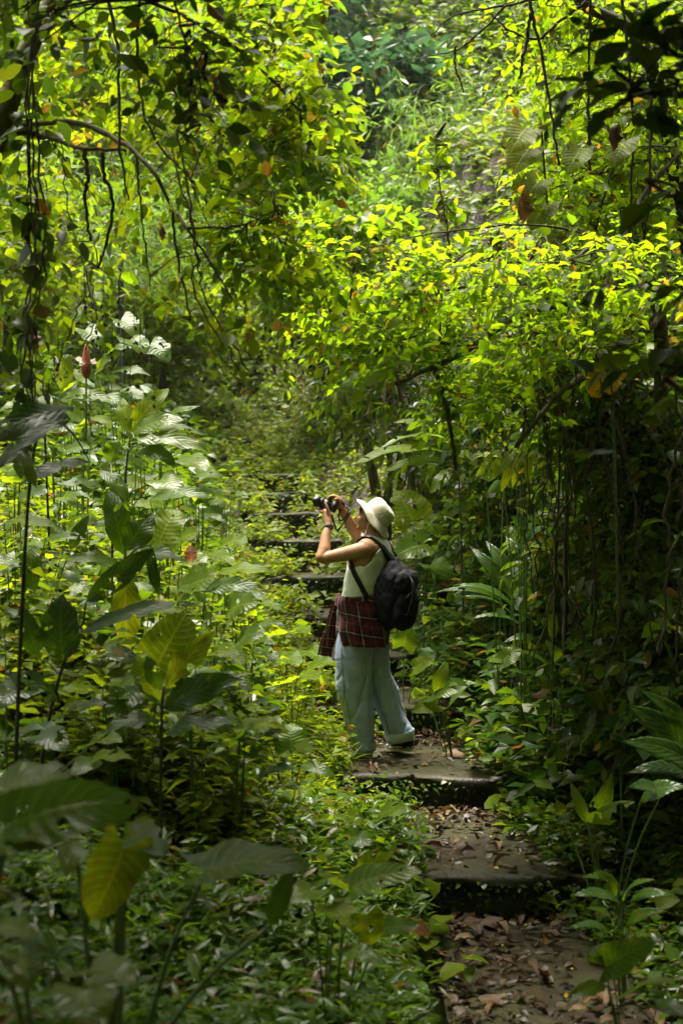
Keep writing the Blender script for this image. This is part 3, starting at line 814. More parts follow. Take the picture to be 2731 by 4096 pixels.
# right bank thickets, dark
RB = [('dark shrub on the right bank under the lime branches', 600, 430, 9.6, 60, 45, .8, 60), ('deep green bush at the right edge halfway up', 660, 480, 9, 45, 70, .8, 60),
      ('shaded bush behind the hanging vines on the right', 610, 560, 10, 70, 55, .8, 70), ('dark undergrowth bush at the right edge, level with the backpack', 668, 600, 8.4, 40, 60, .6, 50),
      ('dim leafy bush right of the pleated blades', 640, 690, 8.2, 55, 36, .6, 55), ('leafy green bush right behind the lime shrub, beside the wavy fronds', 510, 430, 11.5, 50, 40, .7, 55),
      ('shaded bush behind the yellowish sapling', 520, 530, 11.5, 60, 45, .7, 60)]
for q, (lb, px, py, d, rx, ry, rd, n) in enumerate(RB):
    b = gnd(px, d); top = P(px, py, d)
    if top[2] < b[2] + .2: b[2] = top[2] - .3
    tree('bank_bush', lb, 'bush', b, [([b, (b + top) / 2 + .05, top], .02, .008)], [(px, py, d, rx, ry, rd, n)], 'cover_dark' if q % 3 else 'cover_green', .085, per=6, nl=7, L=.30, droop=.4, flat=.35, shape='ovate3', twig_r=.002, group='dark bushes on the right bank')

b = gnd(560, 9)
tree('understorey_shrub', 'fine-leaved green shrub hanging below the lime branches at right', 'shrub', b, [([b, P(565, 470, 9), P(545, 400, 8.8)], .018, .006), ([P(560, 450, 9), P(600, 400, 8.8), P(630, 380, 8.6)], .01, .004)],
     [(500, 400, 8.8, 45, 22, .5, 16), (560, 390, 8.8, 45, 26, .5, 18), (620, 385, 8.6, 40, 30, .5, 16), (590, 430, 8.8, 40, 22, .4, 9), (640, 440, 8.6, 30, 30, .4, 9)], 'cover_green', .06, per=5, nl=9, L=.26, droop=.2, flat=.5, shape='ovate3', twig_r=.002, bias=(-.4, 0, -.2))
# vine tangle, right
for lb, x0, x1, y0, y1, d, cnt in [('tangle of brown hanging vines on the dark right bank', 525, 590, 380, 690, 8.3, 13), ('thin grey lianas at the right edge of the dark bank', 610, 680, 390, 680, 7.6, 8)]:
    b = gnd((x0 + x1) / 2, d); root = empty('vine_tangle', b, lb, 'vines')
    for k in range(cnt):
        a = R.uniform(x0, x1); dd = d + R.uniform(-.35, .35); ye = y1 - R.uniform(0, 120)
        p = smooth_pts([P(a + R.uniform(-30, 50), y0 - R.uniform(0, 60), dd), P(a + R.uniform(-16, 16), (y0 * 2 + ye) / 3, dd), P(a + R.uniform(-10, 10), (y0 + 2 * ye) / 3, dd), P(a + R.uniform(-30, 30), ye, dd)], 22)
        p[1:-1] += .012 * R.standard_normal((20, 3))
        MB().add(*tube(p, R.uniform(.002, .006) + (.004 if k % 7 == 0 else 0), 5)).build('stem', M['vine' if k % 3 == 0 else 'twig'], root, off=b)

# sapling in front of the bamboo
b = P(450, 262, 8.4)
tree('slender_sapling', 'slender upright sapling shoot standing above the lime shrub', 'sapling', b, [([b, P(446, 225, 8.4), P(439, 190, 8.4), P(435, 140, 8.4)], .007, .003)],
     [(436, 145, 8.4, 9, 8, .05, 3), (440, 170, 8.4, 10, 9, .05, 3), (442, 195, 8.4, 8, 8, .05, 2), (446, 220, 8.4, 8, 6, .05, 2)], 'canopy_lime', .06, per=2, nl=4, L=.10, flat=.4, shape='round', crad=.06)

# heart-leaved climber, hung with dry leaves
b = gnd(545, 8.8)
root = empty('heart_leaved_climber', b, 'climber with large pale lime heart-shaped leaves on the right, below the hanging twigs', 'climber')
p = smooth_pts([b, P(560, 400, 8.8), P(550, 250, 8.6), P(540, 120, 8.6)], 24)
MB().add(*tube(p, .007, 5)).build('stem', M['twig'], root, off=b)
for q, (a, c, e, f, w) in enumerate([(526, 128, 510, 150, 38), (528, 150, 512, 172, 34), (540, 180, 524, 200, 30), (526, 185, 520, 210, 28), (560, 230, 545, 250, 30), (545, 205, 530, 228, 30), (600, 235, 612, 262, 34), (580, 150, 566, 172, 30), (625, 140, 612, 165, 30), (610, 300, 596, 318, 28)]):
    V, Qd, uv = big_blade('heart', P(a, c, 8.5), P(e, f, 8.4), w * 8.5 / FPX, hint=(.1, -.55, .8), arch=.03, seed=q, rows=8)
    leaf_obj(root, b, V, Qd, uv, M['big_yellow'])
    k = np.linalg.norm(p - P(a, c, 8.5), axis=1).argmin()
    MB().add(*tube([p[k], P(a, c, 8.5)], .003, 4)).build('leaf_stalk', M['stalk'], root, off=b)
for q, (a, c, s, d) in enumerate([(520, 212, 26, 8.2), (610, 140, 22, 8.2), (493, 248, 22, 8.1), (434, 290, 12, 7.9), (160, 235, 10, 6.3)]):
    V, Qd, uv = big_blade('heart', P(a, c - s / 2, d), P(a + 3, c + s / 2, d), s * .7 * d / FPX, hint=(.4, -.8, .1), wave=.2, fold=.5, seed=50 + q, rows=8)
    o = leaf_obj(None, P(a, c - s / 2, d), V, Qd, uv, M['dry_leaf'], 'withered_leaf'); o.location = P(a, c - s / 2, d)
    tag(o, ['brown withered leaf hanging lowest of two by the lime heart leaves', 'brown withered leaf hanging highest on the right-hand vines', 'dark withered leaf caught above the lime shrub', 'small dark withered leaf inside the lime shrub', 'tiny withered leaf hanging among the left bare branches'][q], 'dead leaf')
# ------------------------------------------------------------------ large-leaved plants
_seed = [100]
def plant(name, label, cat, base, leaves, group=None, stalk='stalk', sr=.0055, stem=None):
    base = np.asarray(base, float)
    root = empty(name, base, label, cat, group)
    foot = base
    if stem is not None:
        p = smooth_pts([base] + [P(*q) for q in stem], 14)
        MB().add(*tube(p, np.linspace(sr * 1.7, sr, 14), 6)).build('stem', M['stalk_dark'], root, off=base)
    for lf in leaves:
        kind, bx, by, tx, ty, w, mt, d = lf[:8]
        dd = lf[8] if len(lf) > 8 and lf[8] is not None else d - .12
        hint = lf[9] if len(lf) > 9 else (0, -.55, .8)
        _seed[0] += 1
        B, Tp = P(bx, by, d), P(tx, ty, dd)
        wv = {'lance': .10, 'heart': .05, 'blade': .02, 'ovate': .03, 'round': .04}[kind]
        V, Q, uv = big_blade(kind, B, Tp, w * d / FPX, hint, arch=.07 if kind != 'blade' else .12, wave=wv, seed=_seed[0], rows=12 if w > 20 else 9)
        leaf_obj(root, base, V, Q, uv, M[mt])
        if stem is not None:
            k = np.linalg.norm(p - B, axis=1).argmin(); s = p[k]
        else:
            s = foot + np.array([R.uniform(-.03, .03), R.uniform(-.03, .03), 0])
        mid = s * .45 + B * .55 + np.array([0, 0, .10 * np.linalg.norm(B - s)])
        MB().add(*tube(smooth_pts([s, mid, B], 10), np.linspace(sr, sr * .55, 10), 5)).build('leaf_stalk', M[stalk], root, off=base)
    return root

UPC = (0, -.9, .25)       # leaf facing the camera, hanging or upright
FLAT = (0, -.2, .95)
# -- left bank, named one by one
plant('ginger_plant', 'dark ginger plant at left with one big upright paddle leaf and long wavy leaves', 'plant', gnd(30, 6.0), [
    ('lance', 63, 662, 61, 594, 42, 'big_dark', 6.0, 6.0, UPC), ('lance', 80, 634, 196, 596, 20, 'big_dark', 5.9, 5.9, (0, -.8, .5)),
    ('lance', 86, 602, 153, 547, 24, 'big_dark', 6.0, 6.0, (.3, -.8, .3)), ('lance', 60, 700, 8, 670, 26, 'big_dark', 6.0), ('lance', 55, 720, 110, 700, 24, 'big_dark', 6.0),
    ('lance', 40, 660, 20, 605, 22, 'big_dark', 6.1, 6.1, UPC)], stem=[(45, 740, 6.0), (63, 665, 6.0), (84, 620, 6.0)], stalk='stalk_dark')
plant('ginger_plant', 'plant at left with a translucent yellow leaf hanging straight down', 'plant', gnd(112, 7.2), [
    ('lance', 125, 574, 127, 653, 30, 'big_yellow', 7.0, 6.95, UPC), ('lance', 126, 551, 152, 512, 30, 'big_green', 7.0, 7.1, (-.2, -.9, .3)), ('lance', 124, 555, 108, 487, 26, 'big_green', 7.1, 7.2, UPC),
    ('lance', 128, 560, 186, 556, 24, 'big_green', 7.0), ('lance', 120, 566, 70, 556, 22, 'big_green', 7.0), ('lance', 150, 545, 158, 598, 12, 'big_dark', 6.9, 6.9, UPC)], stem=[(118, 640, 7.1), (124, 560, 7.0)], stalk='stalk_dark')
plant('elephant_ear', 'elephant ear leaf with strong veins and holes, centre of the left bank', 'plant', gnd(150, 6.6), [
    ('heart', 157, 664, 186, 612, 56, 'big_lime', 6.6, 6.7, (0, -.9, .35)), ('heart', 120, 672, 150, 690, 36, 'big_green', 6.7), ('heart', 135, 690, 105, 712, 34, 'big_green', 6.5)])
plant('ginger_plant', 'young ginger plant with a bright yellow upright leaf above dark spreading leaves', 'plant', gnd(160, 5.8), [
    ('lance', 165, 688, 213, 630, 27, 'big_yellow', 5.8, 5.8, UPC), ('lance', 163, 708, 237, 676, 32, 'big_dark', 5.8, 5.7, (0, -.85, .5)), ('lance', 163, 735, 232, 718, 26, 'big_dark', 5.8),
    ('lance', 160, 708, 124, 684, 28, 'big_dark', 5.8), ('lance', 160, 720, 104, 728, 28, 'big_dark', 5.8), ('lance', 160, 690, 146, 656, 18, 'big_green', 5.9, 5.9, UPC), ('lance', 161, 700, 133, 660, 22, 'big_lime', 6.0, 6.0, UPC)],
    stem=[(161, 745, 5.8), (163, 690, 5.8)], stalk='stalk_dark')
plant('elephant_ear', 'bright yellow-green elephant ears at the upper middle of the left bank', 'plant', gnd(160, 8.6), [
    ('heart', 160, 540, 178, 508, 44, 'big_lime', 8.6, 8.7, (0, -.85, .45)), ('heart', 172, 548, 196, 530, 36, 'big_lime', 8.6), ('heart', 150, 560, 130, 535, 36, 'big_lime', 8.7, 8.8), ('heart', 180, 565, 205, 560, 40, 'big_pale', 8.4)])
plant('elephant_ear', 'broad elephant ears just left of the step with the red leaf beside them', 'plant', gnd(195, 8.0), [
    ('heart', 185, 590, 214, 576, 46, 'big_lime', 8.0), ('heart', 228, 612, 255, 602, 44, 'big_green', 7.9), ('lance', 205, 590, 262, 585, 22, 'big_green', 7.8), ('heart', 205, 600, 180, 588, 34, 'big_green', 8), ('lance', 215, 575, 272, 568, 20, 'big_lime', 8.1),
    ('heart', 240, 640, 262, 632, 34, 'big_green', 7.6), ('heart', 215, 640, 195, 628, 34, 'big_green', 7.6)])
plant('elephant_ear', 'pale shiny elephant ear above the red leaf on the left bank', 'plant', gnd(215, 9.0), [
    ('heart', 200, 556, 232, 560, 40, 'big_pale', 9.0, 8.8, FLAT), ('heart', 222, 545, 246, 540, 30, 'big_lime', 9.2)])
plant('ginger_plant', 'ginger clump with fanned light green leaves below the drooping twigs at left', 'plant', gnd(125, 8.4), [
    ('lance', 128, 432, 122, 396, 16, 'big_lime', 8.4, 8.5, UPC), ('lance', 130, 432, 168, 386, 22, 'big_lime', 8.4, 8.5, UPC), ('lance', 132, 434, 180, 416, 28, 'big_pale', 8.3), ('lance', 134, 438, 208, 446, 22, 'big_pale', 8.2),
    ('lance', 133, 436, 200, 428, 18, 'big_lime', 8.3), ('lance', 126, 445, 104, 470, 26, 'big_green', 8.3), ('lance', 140, 450, 175, 462, 20, 'big_green', 8.2), ('lance', 138, 444, 195, 400, 20, 'big_green', 8.5)], stem=[(125, 500, 8.4), (130, 436, 8.4)])
plant('elephant_ear', 'large pale disc-like leaf on the left bank, level with the raised camera', 'plant', gnd(185, 9.6), [
    ('heart', 176, 462, 206, 466, 36, 'big_pale', 9.6, 9.3, FLAT), ('heart', 160, 480, 180, 492, 34, 'big_pale', 9.4, 9.2, FLAT), ('lance', 150, 500, 210, 492, 20, 'big_green', 9.2)])
plant('ginger_plant', 'tall ginger plant with a broad upright notched leaf at left', 'plant', gnd(112, 7.6), [
    ('lance', 118, 523, 112, 484, 28, 'big_green', 7.6, 7.6, UPC), ('lance', 110, 462, 118, 440, 22, 'big_green', 7.9, 7.9, UPC), ('lance', 100, 470, 130, 500, 18, 'big_green', 7.6), ('lance', 105, 490, 60, 480, 22, 'big_green', 7.6)], stem=[(112, 560, 7.6), (112, 480, 7.7)], stalk='stalk_dark')
plant('ginger_plant', 'big dark wavy leaf arching over at the left edge, below the hanging vines', 'plant', gnd(10, 5.4), [
    ('lance', 74, 408, -22, 440, 36, 'big_dark', 5.4, 5.2, (0, -.75, .65)), ('lance', 70, 420, -15, 468, 24, 'big_dark', 5.4), ('lance', 90, 462, 15, 482, 20, 'big_dark', 5.5), ('lance', 20, 450, 36, 486, 14, 'big_pale', 5.2, 5.1, UPC), ('lance', -5, 470, 30, 450, 20, 'big_dark', 5.5)],
    stem=[(30, 480, 5.4), (60, 410, 5.4)], stalk='stalk_dark')
plant('ginger_plant', 'ginger plant with a tall leaf pointing up beside the red-and-white flower spike', 'plant', gnd(55, 8.6), [
    ('lance', 39, 354, 84, 302, 20, 'big_green', 8.6, 8.7, UPC), ('lance', 35, 370, 30, 330, 16, 'big_pale', 8.7, 8.7, UPC), ('lance', 60, 390, 70, 355, 16, 'big_pale', 8.8, 8.8, UPC), ('lance', 40, 400, 8, 385, 22, 'big_green', 8.5), ('lance', 60, 400, 110, 395, 22, 'big_green', 8.5), ('lance', 50, 395, 32, 425, 20, 'big_pale', 8.4)], stem=[(45, 440, 8.5), (42, 360, 8.6)])
plant('ginger_plant', 'silvery broad-leaved plant behind the drooping twigs, left of the path top', 'plant', gnd(130, 10.5), [
    ('lance', 110, 372, 150, 372, 16, 'big_green', 10.5), ('lance', 105, 355, 130, 345, 18, 'big_green', 10.6), ('lance', 95, 375, 120, 350, 20, 'big_green', 10.6), ('heart', 130, 340, 146, 352, 30, 'big_green', 10.8), ('heart', 150, 345, 168, 360, 30, 'big_green', 11),
    ('lance', 120, 390, 150, 400, 18, 'big_green', 10.3), ('lance', 100, 395, 130, 410, 20, 'big_green', 10.3), ('lance', 140, 385, 165, 400, 12, 'big_teal', 10.3, 10.2, UPC), ('heart', 120, 320, 135, 335, 26, 'big_green', 11), ('heart', 85, 330, 100, 345, 26, 'big_green', 11)])
plant('elephant_ear', 'wide green elephant ears at the left edge, above the dark paddle leaf', 'plant', gnd(20, 7.4), [
    ('lance', 4, 522, 60, 524, 16, 'big_lime', 7.2), ('lance', 30, 545, 34, 590, 22, 'big_green', 7.2, 7.1, UPC), ('lance', 45, 540, 82, 535, 16, 'big_green', 7.3), ('lance', 70, 550, 88, 515, 14, 'big_teal', 7.3, 7.3, UPC), ('heart', 15, 560, -10, 575, 30, 'big_green', 7.2), ('heart', 70, 530, 95, 520, 30, 'big_lime', 7.6), ('heart', 20, 500, 45, 490, 30, 'big_green', 7.8)])
plant('elephant_ear', 'shaded elephant ears low at the left edge below the dark paddle leaf', 'plant', gnd(10, 5.8), [
    ('heart', 20, 690, -5, 705, 36, 'big_dark', 5.8), ('heart', 40, 735, 66, 748, 34, 'big_dark', 5.6), ('heart', 5, 640, -16, 625, 34, 'big_green', 6), ('lance', 5, 740, 45, 725, 20, 'big_dark', 5.6), ('heart', 90, 745, 120, 738, 30, 'big_green', 5.5), ('lance', 88, 762, 130, 754, 22, 'big_lime', 5.2), ('ovate', 100, 760, 72, 772, 24, 'big_pale', 5.2)])
plant('holed_leaf_plant', 'low plant with a round holed leaf left of the person\'s feet', 'plant', gnd(291, 8.0), [
    ('heart', 291, 748, 291, 722, 34, 'big_green', 8.0, 8.1, (0, -.9, .4)), ('heart', 270, 760, 250, 752, 26, 'big_green', 7.8), ('lance', 300, 765, 335, 775, 18, 'big_green', 7.8), ('lance', 265, 735, 225, 742, 20, 'big_dark', 7.6)])
plant('elephant_ear', 'elephant ears beside the step, just left of the tied shirt', 'plant', gnd(288, 10.8), [
    ('heart', 284, 634, 306, 630, 42, 'big_lime', 10.6, 10.4, FLAT), ('heart', 270, 640, 256, 630, 34, 'big_lime', 10.6, 10.5), ('heart', 305, 650, 322, 660, 34, 'big_green', 10.4, 10.2, FLAT), ('heart', 275, 662, 300, 660, 34, 'big_lime', 10.2, 10.0)])
plant('elephant_ear', 'yellow-green elephant ears left of the jeans', 'plant', gnd(295, 9.9), [
    ('heart', 290, 682, 318, 674, 40, 'big_lime', 9.8, 9.6, FLAT), ('heart', 300, 700, 330, 694, 36, 'big_lime', 9.6, 9.5, FLAT), ('heart', 270, 690, 250, 684, 36, 'big_lime', 9.7, 9.6), ('heart', 310, 668, 332, 660, 26, 'big_lime', 10, 9.9)])
# -- foreground left
plant('elephant_ear', 'huge blurred dark elephant ear leaf in the lower left foreground', 'plant', gnd(-60, 3.0), [
    ('heart', 10, 825, 138, 796, 74, 'big_green', 3.0, 3.0, (0, -.75, .6)), ('heart', 5, 790, 70, 770, 60, 'big_pale', 3.3, 3.3, (0, -.35, .9)), ('lance', 0, 845, 50, 838, 22, 'big_pale', 3.0, 2.9, FLAT)], sr=.011)
plant('elephant_ear', 'yellowing elephant ear drooping in the lower left foreground', 'plant', gnd(105, 3.5), [
    ('heart', 124, 848, 92, 920, 58, 'big_yellow', 3.5, 3.45, UPC), ('heart', 130, 838, 165, 850, 44, 'big_green', 3.6), ('lance', 128, 842, 152, 815, 26, 'big_yellow', 3.7, 3.8), ('ovate', 75, 840, 66, 872, 26, 'big_pale', 3.6, 3.5, UPC)], sr=.009)
plant('elephant_ear', 'wide green elephant ear leaf spread flat in the lower foreground, left of the steps', 'plant', gnd(110, 3.9), [
    ('heart', 205, 872, 308, 860, 66, 'big_green', 3.9, 3.85, (0, -.62, .8)), ('lance', 270, 925, 292, 868, 22, 'big_dark', 4.0, 4.0, UPC)], sr=.009)
plant('elephant_ear', 'glossy ruffled leaf pair at the bottom left corner', 'plant', gnd(60, 3.3), [
    ('heart', 92, 968, 134, 985, 54, 'big_pale', 3.2, 3.1, FLAT), ('heart', 85, 990, 88, 1036, 66, 'big_pale', 3.1, 3.0, (0, -.55, .85)), ('heart', 20, 955, 30, 985, 44, 'big_pale', 3.3, 3.2, (0, -.7, .7)), ('lance', -5, 925, 36, 936, 26, 'big_green', 3.4), ('lance', 0, 950, 54, 952, 22, 'big_green', 3.3)], sr=.008)
plant('elephant_ear', 'light green leaves at the left side of the lower steps, in the foreground', 'plant', gnd(330, 5.2), [
    ('lance', 345, 888, 396, 842, 24, 'big_lime', 5.4, 5.4, UPC), ('heart', 352, 888, 418, 868, 34, 'big_green', 5.3, 5.2), ('heart', 330, 905, 352, 925, 40, 'big_lime', 5.2, 5.1), ('heart', 365, 915, 372, 945, 34, 'big_yellow', 5.2, 5.2, UPC), ('heart', 335, 885, 320, 872, 28, 'big_pale', 5.3), ('heart', 380, 930, 415, 925, 24, 'big_green', 5.3), ('lance', 340, 950, 385, 960, 22, 'big_green', 5.1), ('heart', 310, 890, 285, 905, 32, 'big_green', 5.0)])
plant('elephant_ear', 'flat elephant ear leaf lying in front of the riser below the person', 'plant', gnd(372, 8.0), [
    ('heart', 378, 816, 404, 808, 34, 'big_lime', 7.9, 7.75, (0, -.5, .85)), ('heart', 362, 822, 345, 815, 28, 'big_lime', 7.9), ('heart', 355, 800, 338, 792, 26, 'big_pale', 8.1), ('heart', 350, 838, 372, 842, 26, 'big_green', 7.6)])
# -- right side
plant('elephant_ear', 'backlit elephant ear leaves just right of the hat', 'plant', gnd(420, 11.6), [
    ('heart', 412, 520, 396, 490, 40, 'big_lime', 11.6, 11.7, UPC), ('heart', 425, 545, 395, 555, 34, 'big_green', 11.4), ('heart', 440, 535, 415, 525, 32, 'big_lime', 11.7), ('heart', 430, 565, 450, 575, 34, 'big_green', 11.2), ('heart', 445, 520, 462, 510, 32, 'big_green', 11.8)])
plant('wavy_frond_plant', 'plant with long scalloped light green leaves reaching left under the lime shrub', 'plant', gnd(465, 11.0), [
    ('lance', 448, 452, 354, 455, 18, 'big_lime', 11, 10.6), ('lance', 445, 462, 384, 466, 16, 'big_lime', 11, 10.8), ('lance', 452, 440, 380, 440, 16, 'big_pale', 11.1, 10.8), ('lance', 452, 436, 395, 418, 18, 'big_lime', 11.2), ('lance', 455, 436, 425, 412, 16, 'big_green', 11.3), ('lance', 455, 450, 478, 466, 16, 'big_pale', 11),
    ('lance', 450, 470, 430, 492, 14, 'big_pale', 10.8), ('lance', 470, 460, 500, 455, 14, 'big_pale', 10.8)], stem=[(460, 520, 11), (455, 445, 11.1)])
plant('elephant_ear', 'big pale folded leaf deep under the lime shrub', 'plant', gnd(500, 9.8), [
    ('lance', 478, 402, 500, 440, 26, 'big_lime', 9.8, 9.7, UPC), ('heart', 530, 395, 545, 415, 36, 'big_green', 10, 9.9, UPC), ('heart', 505, 420, 520, 440, 30, 'big_green', 10), ('heart', 555, 410, 570, 440, 30, 'big_green', 10, 9.9, UPC)])
plant('yellowing_frond', 'yellow torn drooping leaves hanging below the lime shrub at right', 'plant', gnd(520, 9.4), [
    ('lance', 520, 446, 500, 490, 12, 'big_yellow', 9.4, 9.3, UPC), ('lance', 522, 446, 512, 486, 11, 'big_yellow', 9.4, 9.3, UPC), ('lance', 525, 446, 528, 482, 11, 'big_yellow', 9.4, 9.3, UPC), ('lance', 528, 446, 545, 470, 11, 'big_yellow', 9.4, 9.3, UPC), ('lance', 515, 450, 488, 480, 12, 'big_pale', 9.4, 9.3, UPC), ('lance', 500, 450, 476, 476, 13, 'big_pale', 9.4, 9.3, UPC)])
plant('spotted_leaf_plant', 'large orange-yellow dying leaf full of holes at the right', 'plant', gnd(620, 8.0), [
    ('heart', 610, 372, 590, 396, 38, 'big_orange', 7.9, 7.9, UPC), ('heart', 612, 352, 604, 368, 22, 'big_yellow', 8.0, 8.0, UPC)])
plant('rosette_sapling', 'young sapling with a rosette of yellowish leaves on the dark right bank', 'sapling', gnd(552, 9.4), [
    ('ovate', 550, 553, 520, 552, 8, 'big_yellow', 9.4, 9.2), ('ovate', 550, 553, 528, 566, 9, 'big_yellow', 9.4, 9.2), ('ovate', 551, 550, 577, 546, 9, 'big_yellow', 9.4, 9.3), ('ovate', 550, 548, 549, 538, 5, 'big_yellow', 9.4, 9.4, UPC), ('ovate', 551, 556, 570, 574, 9, 'big_lime', 9.4, 9.2), ('ovate', 550, 558, 527, 578, 9, 'big_lime', 9.4, 9.2), ('ovate', 551, 554, 592, 553, 8, 'big_lime', 9.4, 9.3), ('ovate', 550, 550, 530, 545, 8, 'big_lime', 9.5, 9.5), ('ovate', 551, 560, 556, 580, 8, 'big_lime', 9.4, 9.2)],
    stem=[(553, 600, 9.4), (550, 550, 9.4)], stalk='stalk_dark', sr=.005)
plant('pleated_blade_plant', 'dark plant with broad pleated blades standing behind the backpack', 'plant', gnd(520, 10), [
    ('blade', 530, 612, 505, 574, 22, 'big_green', 9.8, 9.8, UPC), ('blade', 552, 640, 546, 594, 12, 'big_green', 9.6, 9.6, UPC), ('blade', 520, 600, 470, 545, 16, 'big_teal', 10.2, 10.3, UPC), ('blade', 520, 590, 485, 540, 16, 'big_teal', 10.3, 10.4, UPC), ('blade', 515, 610, 455, 580, 12, 'big_teal', 10), ('blade', 515, 620, 460, 592, 12, 'big_teal', 10), ('blade', 520, 625, 470, 615, 10, 'big_teal', 9.9), ('blade', 525, 575, 505, 535, 16, 'big_teal', 10.4, 10.5, UPC),
    ('blade', 500, 600, 436, 588, 8, 'big_green', 10.2), ('blade', 545, 630, 510, 612, 9, 'big_teal', 9.7), ('blade', 540, 640, 503, 640, 10, 'big_teal', 9.6)], stalk='stalk_dark')
plant('pleated_blade_plant', 'green pleated blades low on the right bank, above the seedlings', 'plant', gnd(553, 8.9), [
    ('blade', 553, 692, 522, 668, 14, 'big_green', 8.9, 8.8), ('blade', 550, 672, 516, 648, 12, 'big_green', 9, 8.9), ('blade', 560, 665, 545, 640, 12, 'big_green', 9, 9, UPC), ('blade', 570, 660, 596, 640, 12, 'big_teal', 9), ('blade', 560, 690, 600, 690, 12, 'big_teal', 8.8), ('heart', 503, 660, 520, 648, 22, 'big_green', 9.2, 9.2), ('blade', 586, 712, 592, 686, 9, 'big_lime', 8.7, 8.7, UPC)])
plant('pleated_blade_plant', 'large dark pleated blades arching in at the right edge', 'plant', gnd(700, 6.4), [
    ('blade', 690, 760, 632, 704, 34, 'big_teal', 6.4, 6.3, (0, -.8, .6)), ('blade', 695, 770, 626, 738, 28, 'big_teal', 6.3, 6.2), ('blade', 695, 780, 630, 768, 24, 'big_teal', 6.3), ('blade', 690, 740, 645, 690, 20, 'big_teal', 6.6)])
plant('pleated_blade_plant', 'arching blades at the right edge beside the lower steps', 'plant', gnd(605, 7.0), [
    ('blade', 588, 822, 612, 776, 20, 'big_green', 7, 6.9, UPC), ('blade', 586, 822, 570, 782, 12, 'big_green', 7.1, 7.1, UPC), ('blade', 592, 822, 632, 800, 16, 'big_green', 6.9), ('blade', 560, 815, 556, 800, 14, 'big_lime', 7.2, 7.2, UPC), ('blade', 640, 800, 684, 784, 24, 'big_teal', 6.6), ('blade', 660, 795, 630, 784, 20, 'big_teal', 6.6)])
plant('pleated_blade_plant', 'arching dark green blades right of the lowest visible riser', 'plant', gnd(625, 6.2), [
    ('blade', 618, 902, 572, 892, 16, 'big_teal', 6.0, 5.9), ('blade', 615, 895, 596, 868, 14, 'big_green', 6.1, 6.1), ('blade', 622, 900, 650, 876, 14, 'big_green', 6.0), ('blade', 612, 935, 568, 924, 14, 'big_teal', 5.8),
    ('blade', 612, 925, 588, 905, 12, 'big_green', 5.8), ('blade', 630, 900, 668, 892, 14, 'big_teal', 6.0), ('blade', 625, 925, 660, 908, 14, 'big_green', 5.8), ('blade', 618, 885, 584, 874, 13, 'big_green', 6.2)], sr=.004)
plant('elephant_ear', 'leaf with a bitten hole at the lower right, beside a long pale leaf', 'plant', gnd(630, 5.0), [
    ('heart', 604, 966, 650, 942, 34, 'big_green', 4.8, 4.7, (0, -.8, .55)), ('lance', 612, 1002, 690, 972, 18, 'big_pale', 4.6, 4.5, FLAT), ('lance', 606, 985, 566, 996, 16, 'big_green', 4.8), ('heart', 610, 958, 590, 950, 22, 'big_teal', 4.9), ('heart', 655, 1005, 690, 1015, 28, 'big_dark', 4.6)], sr=.004)
plant('elephant_ear', 'soft green leaf standing right of the tied shirt', 'plant', gnd(404, 11), [('heart', 402, 646, 408, 626, 26, 'big_green', 10.9, 10.9, UPC), ('heart', 420, 660, 440, 655, 22, 'big_green', 10.6)])
plant('elephant_ear', 'glossy light leaf spread right of the person\'s knees', 'plant', gnd(452, 9.8), [('heart', 414, 668, 432, 660, 20, 'big_lime', 10, 9.9), ('heart', 436, 705, 413, 711, 20, 'big_lime', 9.6, 9.5), ('heart', 432, 695, 456, 690, 24, 'big_pale', 9.6), ('blade', 436, 694, 446, 660, 16, 'big_lime', 9.6, 9.6, UPC), ('blade', 440, 690, 480, 682, 8, 'big_pale', 9.6)])

# ginger flowers
for lb, (a, c) in (('red cone with white blossoms rising from the left bank leaves', (86, 360)), ('smaller red and white ginger blossom near the left edge', (35, 334))):
    b = P(a, c + 18, 8.4); root = empty('ginger_flower', b, lb, 'flower')
    s = .8 if a < 50 else 1
    V, T = tube(b + np.stack([np.zeros(8), np.zeros(8), np.linspace(0, .2 * s, 8)], 1), np.array([.012, .026, .032, .03, .024, .02, .014, .004]) * s, 9)
    MB().add(V, T).build('cone', simple_mat('flower_red', (.25, .05, .03), (.42, .13, .08), 40, .6, .4), root, off=b)
    n = 14; an = R.uniform(0, 6.28, n); p = b + np.stack([.02 * np.cos(an), .02 * np.sin(an), R.uniform(.06, .12, n) * s], 1)
    v, t = mass(p, np.stack([np.cos(an), np.sin(an), R.uniform(-.2, .5, n)], 1), R.standard_normal((n, 3)), .045 * s, 'round')
    obj('blossom', mesh_np('blossom', v - b, t), leaf_mat('petal_white', [(.75, .68, .58), (.8, .74, .66)], tmul=(1, 1, 1), trans=.3), root)
    MB().add(*tube([b - [0, 0, .35], b], .006, 5)).build('stalk', M['stalk'], root, off=b)

# red leaf
V, Q, uv = big_blade('ovate', P(192, 562, 7.9), P(190, 545, 7.9), 14 * 7.9 / FPX, UPC, wave=.1, fold=.3, seed=9)
o = leaf_obj(None, P(192, 562, 7.9), V, Q, uv, M['red_leaf'], 'fallen_leaf'); o.location = P(192, 562, 7.9)
tag(o, 'single rust-red leaf caught upright on the left bank elephant ears', 'dead leaf')

